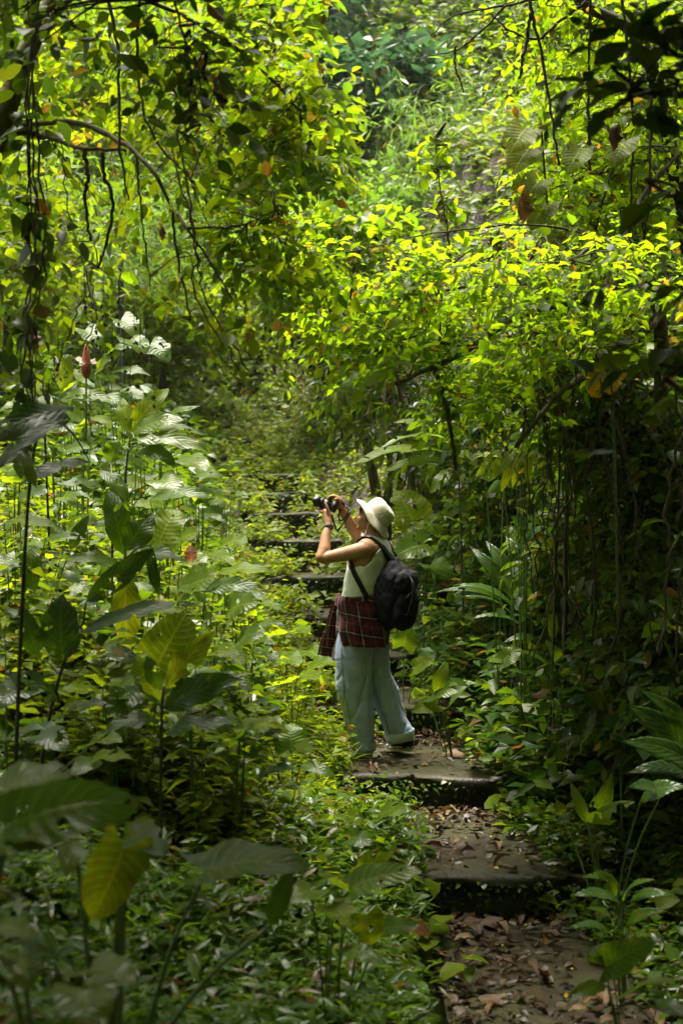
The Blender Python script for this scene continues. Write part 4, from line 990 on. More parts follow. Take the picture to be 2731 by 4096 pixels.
# generic elephant-ear / ginger plants filling the left bank between the named ones
FILL = [(60, 450, 9.5), (85, 425, 10.0), (30, 400, 10.5), (150, 470, 10.4), (75, 600, 7.6), (140, 600, 8.2), (95, 655, 6.9), (45, 575, 8.2), (200, 520, 10.5), (170, 505, 9.8), (230, 590, 9.2),
        (110, 690, 6.5), (205, 670, 7.2), (245, 660, 8.2), (250, 620, 9.4), (30, 720, 6.4), (195, 720, 6.6), (235, 745, 6.8), (10, 560, 8.0), (60, 510, 9.0), (225, 510, 12), (15, 470, 8.6), (70, 375, 11.5), (160, 430, 12), (190, 490, 12.5)]
FLAB = ['small broad-leaved plant below the flower spike on the left bank', 'leafy plant just under the fanned ginger leaves', 'plant behind the dark wavy leaf at the left edge, highest of the left fillers', 'plant left of the disc-like pale leaf', 'plant above the dark paddle leaf', 'plant just above the big veined elephant ear', 'plant between the dark paddle leaf and the veined elephant ear', 'plant left of the notched upright leaf, near the left edge', "plant left of the path, level with the person's raised elbow", 'plant directly above the bright elephant ears', 'plant right of the broad elephant ears, closest to the upper steps', 'plant under the dark wavy leaf, left of the young yellow-leaved ginger', 'plant right of the young yellow-leaved ginger', 'plant at the edge of the lime ground cover, left of the shirt tail', 'plant beside the mossy step, left of the tied shirt', 'lowest plant at the left edge, above the huge blurred leaf', 'plant below the yellow upright leaf', 'plant left of the round holed leaf', 'plant at the very left edge, above the paddle leaf', 'plant beneath the fanned ginger, left part of the bank', 'plant bordering the steps, level with the raised camera', 'plant at the left edge under the arching dark leaf', 'plant right under the withered pods at left', 'plant near the far end of the left bank, under the drooping twigs', 'plant near the upper steps, left of the raised hands']
for q, (px, py, d) in enumerate(FILL):
    b = gnd(px, d)
    top = P(px, py, d)
    if b[2] > top[2] - .15: b[2] = top[2] - .15
    lv = []
    for k in range(R.integers(5, 8)):
        an = R.uniform(0, 6.28); r = R.uniform(8, 20) * 8 / d
        bx, by = px + r * math.cos(an) * .8, py + R.uniform(-18, 14)
        ln = R.uniform(24, 40) * 8 / d
        kind = ['heart', 'lance'][R.integers(0, 2)] if q % 3 else 'heart'
        mt = ['big_green', 'big_lime', 'big_green', 'big_lime', 'big_green'][R.integers(0, 5)]
        if px < 110 and py > 560: mt = ['big_dark', 'big_green', 'big_pale', 'big_dark'][R.integers(0, 4)]
        lv.append((kind, bx, by, bx + ln * math.cos(an), by + ln * .35 * math.sin(an) + R.uniform(-4, 8), ln * (.75 if kind == 'heart' else .4), mt, d + .15 * math.sin(an), d + .15 * math.sin(an) - .12, (R.uniform(-.3, .3), R.uniform(-.8, -.2), .8)))
    plant('understorey_plant', FLAB[q], 'plant', b, lv, 'filler plants on the left bank')

# ------------------------------------------------------------------ ground cover
def cover(name, label, cat, n, xy, mat, size, shape, hmin, hmax, per=6, tip=.5, path_gap=.42, nb=0.0):
    x, y = xy(n)
    t = x - xc(y)
    keep = (np.abs(t - .02) > path_gap + .13 * R.standard_normal(len(x)))
    keep &= ~((x > .05) & (x < .85) & (y > 8.9) & (y < 10.4))
    x, y = x[keep], y[keep]; m = len(x)
    z = terrain(x, y)
    tr = np.abs(x - xc(y)) < .6
    if tr.any():
        z[tr] = np.maximum(z[tr], np.array([tread_z(a, b) for a, b in zip(x[tr], y[tr])]) - .02)
    G = np.stack([x, y, z], 1)
    h = R.uniform(hmin, hmax, m)
    top = G + np.stack([.25 * h * R.standard_normal(m), .25 * h * R.standard_normal(m), h], 1)
    B, D, Nn, Ls = [], [], [], []
    for k in range(per):
        an = R.uniform(0, 6.28, m)
        f = R.uniform(.35, 1, m)[:, None]
        B.append(G * (1 - f) + top * f)
        el = R.uniform(-.35, tip, m)
        D.append(np.stack([np.cos(an), np.sin(an), el], 1))
        Nn.append(np.stack([.35 * R.standard_normal(m), .35 * R.standard_normal(m) - .1 - nb, np.ones(m)], 1))
        Ls.append(size * np.clip(1 + .35 * R.standard_normal(m), .4, 1.9))
    v, t_ = mass(np.concatenate(B), np.concatenate(D), np.concatenate(Nn), np.concatenate(Ls), shape)
    tag(obj(name, mesh_np(name, v, t_), M[mat]), label, cat, kind='stuff')

def zone(x0, x1, y0, y1, rel=True):
    def f(n):
        y = y0 + (y1 - y0) * R.random(n)
        x = R.uniform(x0, x1, n)
        return (x + xc(y) if rel else x), y
    return f

def vis_zone(pxa, pxb, y0, y1):
    def f(n):
        y = y0 + (y1 - y0) * R.random(n)
        return (R.uniform(pxa, pxb, n) - CX) * y / FPX, y
    return f

cover('ground_cover', 'bright small-leaved ground cover on the left of the stairs', 'ground cover', 7800, zone(-2.6, -.3, 8.2, 17), 'cover_lime', .052, 'ovate2', .05, .32, per=7)
cover('ground_cover', 'leafy undergrowth over the left bank between the big leaves', 'ground cover', 3800, vis_zone(-40, 260, 6.5, 15), 'cover_lime', .075, 'ovate2', .1, .5, per=7)
cover('ground_cover', 'larger heart-shaped leaves low on the left bank', 'ground cover', 1200, vis_zone(-60, 250, 7, 13), 'cover_green', .11, 'heart', .2, .85, per=7)
cover('ground_cover', 'lime seedlings crowding the left bank stalks', 'ground cover', 2600, vis_zone(-60, 240, 6.5, 12), 'cover_lime', .075, 'ovate2', .25, 1.0, per=8)
cover('ground_cover', 'low green plants along the right of the stairs', 'ground cover', 4600, zone(.35, 2.4, 7.5, 15), 'cover_green', .062, 'ovate2', .04, .26, per=6, path_gap=.36)
cover('ground_cover', 'dark wet undergrowth low on the right', 'ground cover', 4800, zone(.3, 3.0, 4.2, 8.5), 'cover_green', .062, 'ovate2', .04, .28, per=6, path_gap=.34)
cover('ground_cover', 'green plants covering the banks of the upper stairs', 'ground cover', 7500, zone(-2.8, 3.0, 14, 27), 'cover_lime', .085, 'ovate2', .05, .35, per=6, path_gap=.17, nb=.5)
cover('ground_cover', 'yellow-green growth at the top of the stairs', 'ground cover', 2500, zone(-1.2, 2.2, 20.5, 27), 'cover_lime', .085, 'ovate2', .05, .3, per=6, path_gap=.1, nb=.6)
cover('grass', 'grassy narrow-leaved undergrowth in the lower left foreground', 'grass', 7000, vis_zone(-60, 420, 3.4, 8.4), 'grass', .075, 'lance2', .05, .34, per=6, tip=.9, path_gap=.36)
cover('ground_cover', 'rounded wet leaves in the lower left foreground', 'ground cover', 2200, vis_zone(-60, 420, 4.0, 9), 'cover_green', .055, 'heart', .06, .3, per=5, path_gap=.36)
cover('grass', 'tufts of bright thin grass left of the person', 'grass', 900, vis_zone(210, 345, 7.6, 11), 'cover_lime', .17, 'blade', .03, .12, per=8, tip=1.6)
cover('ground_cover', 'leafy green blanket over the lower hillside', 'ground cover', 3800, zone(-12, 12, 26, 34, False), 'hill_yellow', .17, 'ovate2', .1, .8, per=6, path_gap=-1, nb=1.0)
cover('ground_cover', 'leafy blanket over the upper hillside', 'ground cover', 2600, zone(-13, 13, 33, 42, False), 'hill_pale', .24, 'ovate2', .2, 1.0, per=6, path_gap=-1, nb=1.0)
cover('ground_cover', 'scattered broader seedlings along both sides of the steps', 'ground cover', 600, zone(-1.3, 1.3, 6.3, 14), 'cover_lime', .10, 'heart', .08, .3, per=5)
cover('ground_cover', 'undergrowth high on the left slope behind the big leaves', 'ground cover', 2600, vis_zone(-60, 200, 14, 24), 'cover_green', .16, 'ovate2', .2, .9, per=7)
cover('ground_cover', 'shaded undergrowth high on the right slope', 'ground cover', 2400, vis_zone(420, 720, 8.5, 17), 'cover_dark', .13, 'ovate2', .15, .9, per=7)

cover('ground_cover', 'bright leafy growth where the slope begins above the stairs', 'ground cover', 3000, zone(-6, 7, 25, 30, False), 'hill_yellow', .13, 'ovate2', .05, .5, per=6, path_gap=-1, nb=.8)
cover('ground_cover', 'green plants on the steep slope right of the upper stairs', 'ground cover', 3800, zone(2.4, 8, 13, 28), 'hill_green', .16, 'ovate2', .1, .6, per=6, nb=.7)
cover('ground_cover', 'green plants on the slope left of the upper stairs', 'ground cover', 2400, zone(-9, -2.4, 15, 28), 'hill_green', .16, 'ovate2', .1, .6, per=6, nb=.7)

# ferns, moss and seedlings on the risers
mb = MB()
for k, (d, z, x0, w) in enumerate(STEPS[:10]):
    n = 190
    x = R.uniform(x0 - w / 2, x0 + w / 2, n); f = R.random(n) ** 1.3
    p = np.stack([x, np.full(n, d - .015), z - .03 - f * .19], 1)
    v, t = mass(p, np.stack([R.standard_normal(n) * .8, -np.ones(n), R.uniform(-.9, .4, n)], 1), np.stack([.4 * R.standard_normal(n), -.4 * np.ones(n), np.ones(n)], 1), R.uniform(.02, .055, n), 'ovate')
    mb.add(v, t)
tag(mb.build('riser_plants', M['cover_green'], kind='stuff'), 'tiny ferns and seedlings growing on the step risers', 'ferns')

# ------------------------------------------------------------------ leaf litter
DRY = []
for q in range(6):
    V, Q, uv = big_blade(['ovate', 'heart', 'lance'][q % 3], (-.5, 0, 0), (.5, 0, 0), [.5, .6, .4][q % 3], (0, 0, 1), arch=[.1, -.05, .16][q % 3], wave=.12, fold=[.4, .2, .7][q % 3], seed=70 + q, rows=6, cols=5)
    me = mesh_np('fallen_leaf', V, Q, uv); me.materials.append(M['dry_leaf']); DRY.append(me)
NAMES = ['lowest visible tread', 'tread in front of the person', 'tread the person stands on', 'tread behind the person\'s knees']
for k in range(4):
    d, z, x0, w = STEPS[k]; dn = STEPS[k + 1][0]
    for q in range((90, 70, 44, 14)[k]):
        far = R.random() < (.3 if k == 0 else .55)
        y = dn - abs(R.normal(0, .22)) - .02 if far else R.uniform(d + .03, dn)
        x = x0 + R.uniform(-.5, .5) * w
        if k == 2 and abs(x - .22) < .3 and abs(y - 9.8) < .2: x += .35
        o = bpy.data.objects.new('fallen_leaf', DRY[R.integers(0, 6)]); link(o)
        s = R.uniform(.05, .13); o.scale = (s, s, s)
        o.location = (x, y, z + .022 + s * .06); o.rotation_euler = (R.normal(0, .25), R.normal(0, .25), R.uniform(0, 6.28))
        tag(o, 'dry brown leaf lying on the ' + NAMES[k], 'dead leaf', 'dry leaves on the ' + NAMES[k])
mb = MB()
for k in range(9):
    d, z, x0, w = STEPS[k]; dn = STEPS[k + 1][0]
    n = (1100, 800, 520)[k] if k < 3 else 160
    y = np.where(R.random(n) < (.25 if k == 0 else .6), dn - np.abs(R.normal(0, .28, n)), R.uniform(d, dn, n)); y = np.clip(y, d + .02, dn - .01)
    edge = R.random(n) < .5
    x = np.where(edge, x0 + np.sign(R.standard_normal(n)) * (w / 2 - np.abs(R.normal(0, .16, n))), x0 + R.uniform(-.5, .5, n) * w)
    v, t = mass(np.stack([x, y, z + R.uniform(.012, .035, n)], 1), R.standard_normal((n, 3)) * [1, 1, .15], R.standard_normal((n, 3)) * .3 + [0, 0, 1], R.uniform(.02, .075, n), 'ovate')
    mb.add(v, t)
n = 2600; y = R.uniform(4.5, 14, n); x = xc(y) + R.uniform(-1.3, 1.6, n)
v, t = mass(np.stack([x, y, terrain(x, y) + .02], 1), R.standard_normal((n, 3)) * [1, 1, .2], R.standard_normal((n, 3)) * .35 + [0, 0, 1], R.uniform(.03, .10, n), 'ovate'); mb.add(v, t)
tag(mb.build('leaf_litter', M['litter'], kind='stuff'), 'brown leaf litter scattered over the steps and soil', 'leaf litter')
mb = MB()
for k in range(3):
    d, z, x0, w = STEPS[k]; dn = STEPS[k + 1][0]; n = 26
    p = np.stack([x0 + R.normal(.0, .25, n), R.uniform(d, dn, n), np.full(n, z + .02)], 1)
    mb.add(*mass(p, R.standard_normal((n, 3)) * [1, 1, .3], R.standard_normal((n, 3)) * .5 + [0, 0, 1], R.uniform(.012, .03, n), 'round'))
tag(mb.build('petals', M['yellow_bits'], kind='stuff'), 'small fallen yellow petals on the lower treads', 'petals')
# bare reddish stem in front of the step
p = smooth_pts([P(380, 812, 8.9), P(374, 785, 8.95), P(370, 762, 9.05)], 12)
tag(MB().add(*tube(p, .005, 5)).build('bare_stem', simple_mat('stem_red', (.10, .035, .03), (.16, .07, .05), 20)), 'thin reddish bare stem rising in front of the step edge', 'stem')
# ------------------------------------------------------------------ the person
PR = np.array([(380 - CX) * 9.78 / FPX, 9.78, 0.012])        # u along x, w along y (away), v up
FWD = np.array([-.87, .5, 0.0]); LAT = np.array([-.5, -.87, 0.0])   # chest direction; the person's left
person = empty('person', PR, 'person in bucket hat, white tank top and wide jeans photographing with a raised camera', 'person')

def ellipsoid(c, r, axes=None, nu=18, nv=12):
    c = np.asarray(c, float); r = np.asarray(r, float)
    A = np.eye(3) if axes is None else np.asarray(axes, float)
    th = np.linspace(0, np.pi, nv + 1)[1:-1]; ph = np.linspace(0, 2 * np.pi, nu, endpoint=False)
    V = [c + A.T @ (r * [0, 0, 1])]
    for t in th:
        for p in ph: V.append(c + A.T @ (r * [math.sin(t) * math.cos(p), math.sin(t) * math.sin(p), math.cos(t)]))
    V.append(c + A.T @ (r * [0, 0, -1]))
    T = []
    for j in range(nu):
        k = (j + 1) % nu
        T.append((0, 1 + j, 1 + k))
        for i in range(len(th) - 1):
            a, b = 1 + i * nu, 1 + (i + 1) * nu
            T += [(a + j, b + j, b + k), (a + j, b + k, a + k)]
        a = 1 + (len(th) - 1) * nu
        T.append((a + j, len(V) - 1, a + k))
    return np.array(V), np.array(T)

def loft(rings, seg=40, cap=True, fn=None):
    """rings: list of (centre(3), half_a, half_b, dirA, dirB); fn(i, ang)->radius factor"""
    V = []
    a = np.linspace(0, 2 * np.pi, seg, endpoint=False)
    for i, (c, ra, rb, A, B) in enumerate(rings):
        f = np.ones(seg) if fn is None else fn(i / (len(rings) - 1), a)
        V.append(np.asarray(c) + (f * ra * np.cos(a))[:, None] * np.asarray(A) + (f * rb * np.sin(a))[:, None] * np.asarray(B))
    V = np.concatenate(V); n = len(rings)
    i, j = np.meshgrid(np.arange(n - 1), np.arange(seg), indexing='ij'); i, j = i.ravel(), j.ravel(); k = (j + 1) % seg
    Q = np.stack([i * seg + j, i * seg + k, (i + 1) * seg + k, (i + 1) * seg + j], 1)
    T = np.concatenate([Q[:, [0, 1, 2]], Q[:, [0, 2, 3]]])
    if cap:
        V = np.vstack([V, V[:seg].mean(0), V[(n - 1) * seg:n * seg].mean(0)])
        jj = np.arange(seg); kk = (jj + 1) % seg
        T = np.concatenate([T, np.stack([np.full(seg, n * seg), kk, jj], 1), np.stack([np.full(seg, n * seg + 1), (n - 1) * seg + jj, (n - 1) * seg + kk], 1)])
    return V, T

def chain(pts, rad, seg=14, n=None):
    n = n or 6 * len(pts)
    p = smooth_pts(pts, n)
    r = np.interp(np.linspace(0, 1, n), np.linspace(0, 1, len(pts)), rad)
    t0, t1 = nrm(p[1] - p[0]), nrm(p[-1] - p[-2])
    pre = [(p[0] - t0 * r[0] * k, r[0] * math.sqrt(max(1 - k * k, .02))) for k in (.95, .7, .35)]
    post = [(p[-1] + t1 * r[-1] * k, r[-1] * math.sqrt(max(1 - k * k, .02))) for k in (.35, .7, .95)]
    p = np.vstack([[a for a, _ in pre], p, [a for a, _ in post]]); r = np.concatenate([[b for _, b in pre], r, [b for _, b in post]])
    return tube(p, r, seg)

def fuse(mb, voxel, smooth=3, name='fused', ratio=None):
    me = mesh_np(name, np.concatenate(mb.V), np.concatenate(mb.T))
    o = bpy.data.objects.new(name, me); link(o)
    r = o.modifiers.new('r', 'REMESH'); r.mode = 'VOXEL'; r.voxel_size = voxel
    s = o.modifiers.new('s', 'SMOOTH'); s.iterations = smooth; s.factor = .5
    if ratio: dm = o.modifiers.new('d', 'DECIMATE'); dm.ratio = ratio
    dg = bpy.context.evaluated_depsgraph_get(); dg.update()
    res = bpy.data.meshes.new_from_object(o.evaluated_get(dg))
    bpy.data.objects.remove(o); bpy.data.meshes.remove(me)
    res.polygons.foreach_set('use_smooth', np.ones(len(res.polygons), bool))
    return res

def verts(me):
    a = np.zeros(len(me.vertices) * 3, np.float32); me.vertices.foreach_get('co', a); return a.reshape(-1, 3).astype(float)
def normals(me):
    a = np.zeros(len(me.vertices) * 3, np.float32); me.vertices.foreach_get('normal', a); return a.reshape(-1, 3).astype(float)

# --- skin, denim, plaid, cloth
def cloth_mat(name, c0, c1, scale=30, rough=.85, fine=400, bump=.25, sheen=.2):
    m, nt, out = new_mat(name); L = nt.links.new
    tc = N(nt, 'ShaderNodeTexCoord')
    n1 = N(nt, 'ShaderNodeTexNoise', Scale=scale, Detail=5.0); L(tc.outputs['Object'], n1.inputs['Vector'])
    n2 = N(nt, 'ShaderNodeTexNoise', Scale=fine, Detail=2.0); L(tc.outputs['Object'], n2.inputs['Vector'])
    c = ramp(nt, n1.outputs[0], [(.3, c0), (.7, c1)])
    f = ramp(nt, n2.outputs[0], [(.3, (.85,) * 3), (.7, (1.1,) * 3)])
    pb = N(nt, 'ShaderNodeBsdfPrincipled', Roughness=rough)
    pb.inputs['Sheen Weight'].default_value = sheen; pb.inputs['Specular IOR Level'].default_value = .2
    L(mixc(nt, 1.0, c.outputs[0], f.outputs[0], 'MULTIPLY'), pb.inputs['Base Color'])
    b = N(nt, 'ShaderNodeBump', Strength=bump, Distance=.004); L(n1.outputs[0], b.inputs['Height']); L(b.outputs[0], pb.inputs['Normal'])
    L(pb.outputs[0], out.inputs[0]); return m

def skin_mat():
    m, nt, out = new_mat('skin'); L = nt.links.new
    tc = N(nt, 'ShaderNodeTexCoord')
    n1 = N(nt, 'ShaderNodeTexNoise', Scale=14.0, Detail=4.0); L(tc.outputs['Object'], n1.inputs['Vector'])
    c = ramp(nt, n1.outputs[0], [(.3, (.33, .165, .088)), (.7, (.42, .225, .128))])
    pb = N(nt, 'ShaderNodeBsdfPrincipled', Roughness=.45)
    pb.inputs['Subsurface Weight'].default_value = .12; pb.inputs['Subsurface Radius'].default_value = (.01, .004, .002)
    pb.inputs['Specular IOR Level'].default_value = .22
    L(c.outputs[0], pb.inputs['Base Color'])
    L(pb.outputs[0], out.inputs[0]); return m

def plaid_mat():
    m, nt, out = new_mat('plaid_flannel'); L = nt.links.new
    uv = N(nt, 'ShaderNodeUVMap'); sp = N(nt, 'ShaderNodeSeparateXYZ'); L(uv.outputs[0], sp.inputs[0])
    RED, BLK = (.075, .007, .012), (.010, .008, .010)
    def bands(s, off):
        f = math_n(nt, 'FRACT', math_n(nt, 'ADD', s, off))
        dark = ramp(nt, f, [(0, (0, 0, 0)), (.30, (0, 0, 0)), (.31, (1, 1, 1)), (.66, (1, 1, 1)), (.67, (0, 0, 0))], 'CONSTANT')
        line = ramp(nt, f, [(0, (0, 0, 0)), (.44, (0, 0, 0)), (.445, (1, 1, 1)), (.50, (.0, .0, .0)), (.93, (0, 0, 0)), (.935, (.35, .35, .35)), (.96, (0, 0, 0))], 'CONSTANT')
        return dark.outputs[0], line.outputs[0]
    du, lu = bands(sp.outputs[0], .1); dv, lv_ = bands(sp.outputs[1], .35)
    k = math_n(nt, 'MULTIPLY', math_n(nt, 'ADD', du, dv), .47)
    c = mixc(nt, k, RED, BLK)
    ln = math_n(nt, 'MINIMUM', math_n(nt, 'ADD', math_n(nt, 'MULTIPLY', lu, .75), math_n(nt, 'MULTIPLY', lv_, .6)), 1.0)
    c = mixc(nt, ln, c, (.36, .28, .19))
    pb = N(nt, 'ShaderNodeBsdfPrincipled', Roughness=.9); pb.inputs['Specular IOR Level'].default_value = .15; pb.inputs['Sheen Weight'].default_value = .15
    L(c, pb.inputs['Base Color']); L(pb.outputs[0], out.inputs[0]); return m

M['skin'] = skin_mat()
M['denim'] = cloth_mat('light_denim', (.28, .35, .55), (.38, .455, .66), 16, .85, 500, .3)
M['denim_in'] = cloth_mat('denim_cuff', (.42, .49, .54), (.50, .57, .61), 30, .85, 500, .3)
M['denim_seam'] = cloth_mat('denim_seam', (.12, .18, .24), (.18, .25, .31), 60)
M['tank'] = cloth_mat('white_cotton', (.66, .67, .62), (.74, .75, .70), 9, .85, 600, .15)
M['hat'] = cloth_mat('cream_canvas', (.60, .55, .42), (.70, .65, .52), 22, .9, 300, .5)
M['plaid'] = plaid_mat()
M['black'] = cloth_mat('black_nylon', (.004, .004, .005), (.010, .010, .012), 26, .72, 350, .5, 0)
M['strap'] = cloth_mat('black_webbing', (.007, .007, .009), (.014, .014, .016), 60, .6, 500, .3, 0)
M['hair'] = simple_mat('black_hair', (.006, .005, .005), (.018, .014, .012), 90, .4, .6, spec=.5, stretch=(1, 1, .15))
M['rubber'] = simple_mat('white_rubber', (.50, .47, .38), (.66, .63, .53), 30, .6, .1)
M['canvas_black'] = cloth_mat('black_canvas', (.008, .008, .009), (.018, .018, .02), 40, .8)
M['cam_black'] = simple_mat('camera_black', (.008, .008, .009), (.014, .014, .015), 50, .35, .1, spec=.5)
M['glass'] = simple_mat('lens_glass', (.01, .012, .016), (.015, .016, .02), 5, .05, 0, spec=.9)
M['metal'] = simple_mat('grey_metal', (.45, .45, .44), (.6, .6, .58), 30, .3, .05, metal=1.0)
M['zip'] = simple_mat('zip_grey', (.20, .19, .17), (.33, .31, .27), 200, .5, .2)
M['lip'] = simple_mat('lip', (.30, .11, .085), (.36, .14, .10), 30, .4, .05)
M['red_cord'] = simple_mat('red_cord', (.4, .03, .03), (.5, .05, .05), 30, .6, .05)
M['white_print'] = simple_mat('white_print', (.6, .6, .6), (.7, .7, .7), 30, .6, 0)
M['eye'] = simple_mat('eye_dark', (.01, .008, .006), (.02, .015, .01), 30, .2, 0)

# --- body, one continuous skin
TORSO = [(.84, -.11, .165, .115), (.95, -.125, .172, .122), (1.05, -.125, .150, .112), (1.12, -.12, .146, .110), (1.25, -.095, .168, .122), (1.34, -.075, .180, .126),
         (1.41, -.060, .176, .112), (1.455, -.050, .150, .088), (1.49, -.048, .095, .068), (1.52, -.052, .060, .056)]
tv = np.array([t[0] for t in TORSO])
body = MB()
vv = np.linspace(.84, 1.52, 36)
rings = []
for v in vv:
    cu, la, fb = [np.interp(v, tv, [t[k] for t in TORSO]) for k in (1, 2, 3)]
    rings.append(((cu, 0, v), la, fb, LAT, FWD))
body.add(*loft(rings, 40))
Hc = np.array([-.060, .02, 1.632])
hf = nrm([-.95, .24, .20]); hl = nrm(np.cross([0, 0, 1], hf)); hu = np.cross(hf, hl)     # head axes: forward, left, up
HA = np.stack([hf, hl, hu])
def H(f, l, u): return Hc + HA.T @ np.array([f, l, u])
body.add(*chain([(-.055, .0, 1.46), (-.060, .01, 1.52), (-.066, .015, 1.57)], [.066, .058, .056]))
body.add(*chain([(-.03, .0, 1.47), (-.025, .015, 1.55), (-.03, .02, 1.60)], [.05, .05, .05]))
body.add(*ellipsoid(H(-.005, 0, .030), (.098, .077, .090), HA))            # skull
body.add(*ellipsoid(H(.030, 0, -.025), (.064, .066, .082), HA))           # face
body.add(*ellipsoid(H(.056, 0, -.078), (.032, .042, .030), HA))           # jaw
body.add(*ellipsoid(H(.079, 0, -.092), (.016, .022, .016), HA))           # chin
for s in (1, -1):
    body.add(*ellipsoid(H(.052, s * .040, -.022), (.034, .026, .026), HA))   # cheek
    body.add(*ellipsoid(H(.078, s * .030, .028), (.018, .030, .010), HA))    # brow
    e = H(-.010, s * .074, -.020)
    body.add(*chain([H(-.012, s * .070, -.045), H(-.022, s * .084, -.030), H(-.026, s * .086, -.006), H(-.012, s * .080, .008), H(.002, s * .073, -.004)], [.008, .006, .006, .006, .006], 8))
    body.add(*ellipsoid(H(-.010, s * .075, -.020), (.014, .006, .022), HA))
    body.add(*ellipsoid(H(.094, s * .011, -.022), (.010, .008, .007), HA))   # nostril
body.add(*chain([H(.085, 0, .022), H(.096, 0, .002), H(.107, 0, -.016), H(.092, 0, -.024)], [.008, .009, .0115, .008], 10))
body.add(*ellipsoid(H(.088, 0, -.049), (.010, .021, .006), HA)); body.add(*ellipsoid(H(.084, 0, -.062), (.010, .018, .007), HA))
# left arm (near the camera)
LS, LE, LW = np.array([-.115, -.150, 1.415]), np.array([-.412, -.150, 1.358]), np.array([-.358, -.03, 1.575])
body.add(*ellipsoid((-.100, -.140, 1.425), (.068, .060, .068)))
body.add(*chain([(-.06, -.10, 1.42), LS, LS * .55 + LE * .45 + [0, 0, -.004], LE + [.02, 0, 0]], [.058, .060, .050, .038], 18))
body.add(*chain([LE + [.004, 0, .004], LE * .72 + LW * .28 + [.012, 0, 0], LE * .35 + LW * .65, LW], [.038, .043, .034, .0255], 18))
# right arm
RS, RE, RW = np.array([.03, .15, 1.425]), np.array([-.150, .27, 1.492]), np.array([-.276, .125, 1.708])
body.add(*ellipsoid((.03, .14, 1.425), (.062, .060, .062)))
body.add(*chain([(-.02, .08, 1.43), RS, (RS + RE) / 2, RE], [.056, .058, .048, .040], 18))
body.add(*chain([RE, RE * .7 + RW * .3, RE * .35 + RW * .65, RW], [.040, .043, .034, .0255], 18))
# left hand: cups the lens from below, thumb up on the near side
PL = np.array([-.366, .018, 1.640])
body.add(*chain([LW, (LW + PL) / 2 + [.002, 0, 0], PL, (-.378, .030, 1.672)], [.024, .030, .033, .024], 14))
body.add(*ellipsoid((-.352, .002, 1.640), (.020, .022, .032)))
body.add(*chain([(-.352, -.002, 1.648), (-.362, -.006, 1.685), (-.371, -.004, 1.712), (-.381, .002, 1.735)], [.015, .012, .0105, .0085], 10))
for k in range(4):
    du_ = -.014 * k
    body.add(*chain([(-.366 + du_, .030, 1.662 + .004 * k), (-.372 + du_, .060, 1.676 + .004 * k), (-.374 + du_, .092, 1.694 + .004 * k), (-.372 + du_, .099, 1.722 + .004 * k)], [.011, .0095, .009, .0075], 9))
# right hand: over the top of the camera grip
PRH = np.array([-.286, .105, 1.748])
body.add(*chain([RW, (RW + PRH) / 2, PRH, (-.305, .085, 1.770)], [.0245, .030, .031, .022], 14))
for k in range(4):
    w0 = .050 + .020 * k
    top = 1.786 - .004 * abs(k - 1)
    body.add(*chain([(-.296, w0 + .012, 1.768), (-.322, w0 + .004, top), (-.352 + .005 * k, w0, 1.776 - .002 * k), (-.366 + .006 * k, w0, 1.748 - .004 * k)], [.0125, .0105, .0095, .008], 9))
body.add(*chain([(-.280, .070, 1.742), (-.283, .042, 1.752), (-.296, .022, 1.762), (-.312, .012, 1.760)], [.014, .0115, .010, .0085], 9))
# legs, inside the jeans
LH, LK, LA = (-.17, -.07, .88), (-.195, -.07, .48), (-.115, -.045, .08)
RH_, RK, RA = (-.05, .08, .88), (.03, .07, .48), (.145, .055, .10)
body.add(*chain([LH, ((LH[0] + LK[0]) / 2, -.07, .68), LK, (-.15, -.055, .28), LA], [.085, .07, .05, .048, .034], 16))
body.add(*chain([RH_, ((RH_[0] + RK[0]) / 2, .075, .68), RK, (.09, .06, .28), RA], [.085, .07, .05, .048, .034], 16))
bme = fuse(body, .0042, 3, 'body', .35)
bo = obj('body', bme, M['skin'], person)

BV, BN = verts(bme), normals(bme)

# --- tank top: the torso surface let out a little
def torso_e(p):
    v = p[:, 2]
    cu, la, fb = [np.interp(v, tv, [t[k] for t in TORSO]) for k in (1, 2, 3)]
    rel = p - np.stack([cu, np.zeros(len(p)), v], 1)
    return (rel @ LAT), (rel @ FWD), la, fb
la_, fw_, ra_, rb_ = torso_e(BV)
e = (la_ / ra_) ** 2 + (fw_ / rb_) ** 2
arm_l = ((BV[:, 0] + .128) / .078) ** 2 + ((BV[:, 2] - 1.410) / .095) ** 2
arm_f = fw_ / .10
keep = (BV[:, 2] > 1.055) & (BV[:, 2] < 1.505) & (e < 1.30)
keep &= ~((la_ > .085) & (arm_l < 1))
keep &= ~((la_ < -.085) & ((fw_ / .085) ** 2 + ((BV[:, 2] - 1.41) / .095) ** 2 < 1))
keep &= ~(la_ > .172) | (BV[:, 2] < 1.33)
nd = np.hypot(BV[:, 0] + .050 + np.clip(1.50 - BV[:, 2], 0, .1) * .6, BV[:, 1])
keep &= ~((nd < .074) & (BV[:, 2] > 1.425))
dl = np.linalg.norm(BV - (LS * .6 + LE * .4), axis=1)
keep &= ~((dl < .11) & (la_ > .12))
idx = -np.ones(len(BV), int); idx[keep] = np.arange(keep.sum())
F = [[idx[i] for i in p.vertices] for p in bme.polygons if all(keep[i] for i in p.vertices)]
tvx = BV[keep]; off = .007 + .10 * np.clip(1.28 - tvx[:, 2], 0, .25) ** 1.2
wr = np.array([noise.noise(Vector((q[0] * 9 + q[2] * 6, q[1] * 9, q[2] * 17))) for q in tvx]) * .010 * np.clip((1.36 - tvx[:, 2]) * 4, .1, 1)
tvx = tvx + BN[keep] * (off + wr)[:, None]
tme = bpy.data.meshes.new('tank_top'); tme.from_pydata([tuple(q) for q in tvx], [], F); tme.polygons.foreach_set('use_smooth', np.ones(len(tme.polygons), bool))
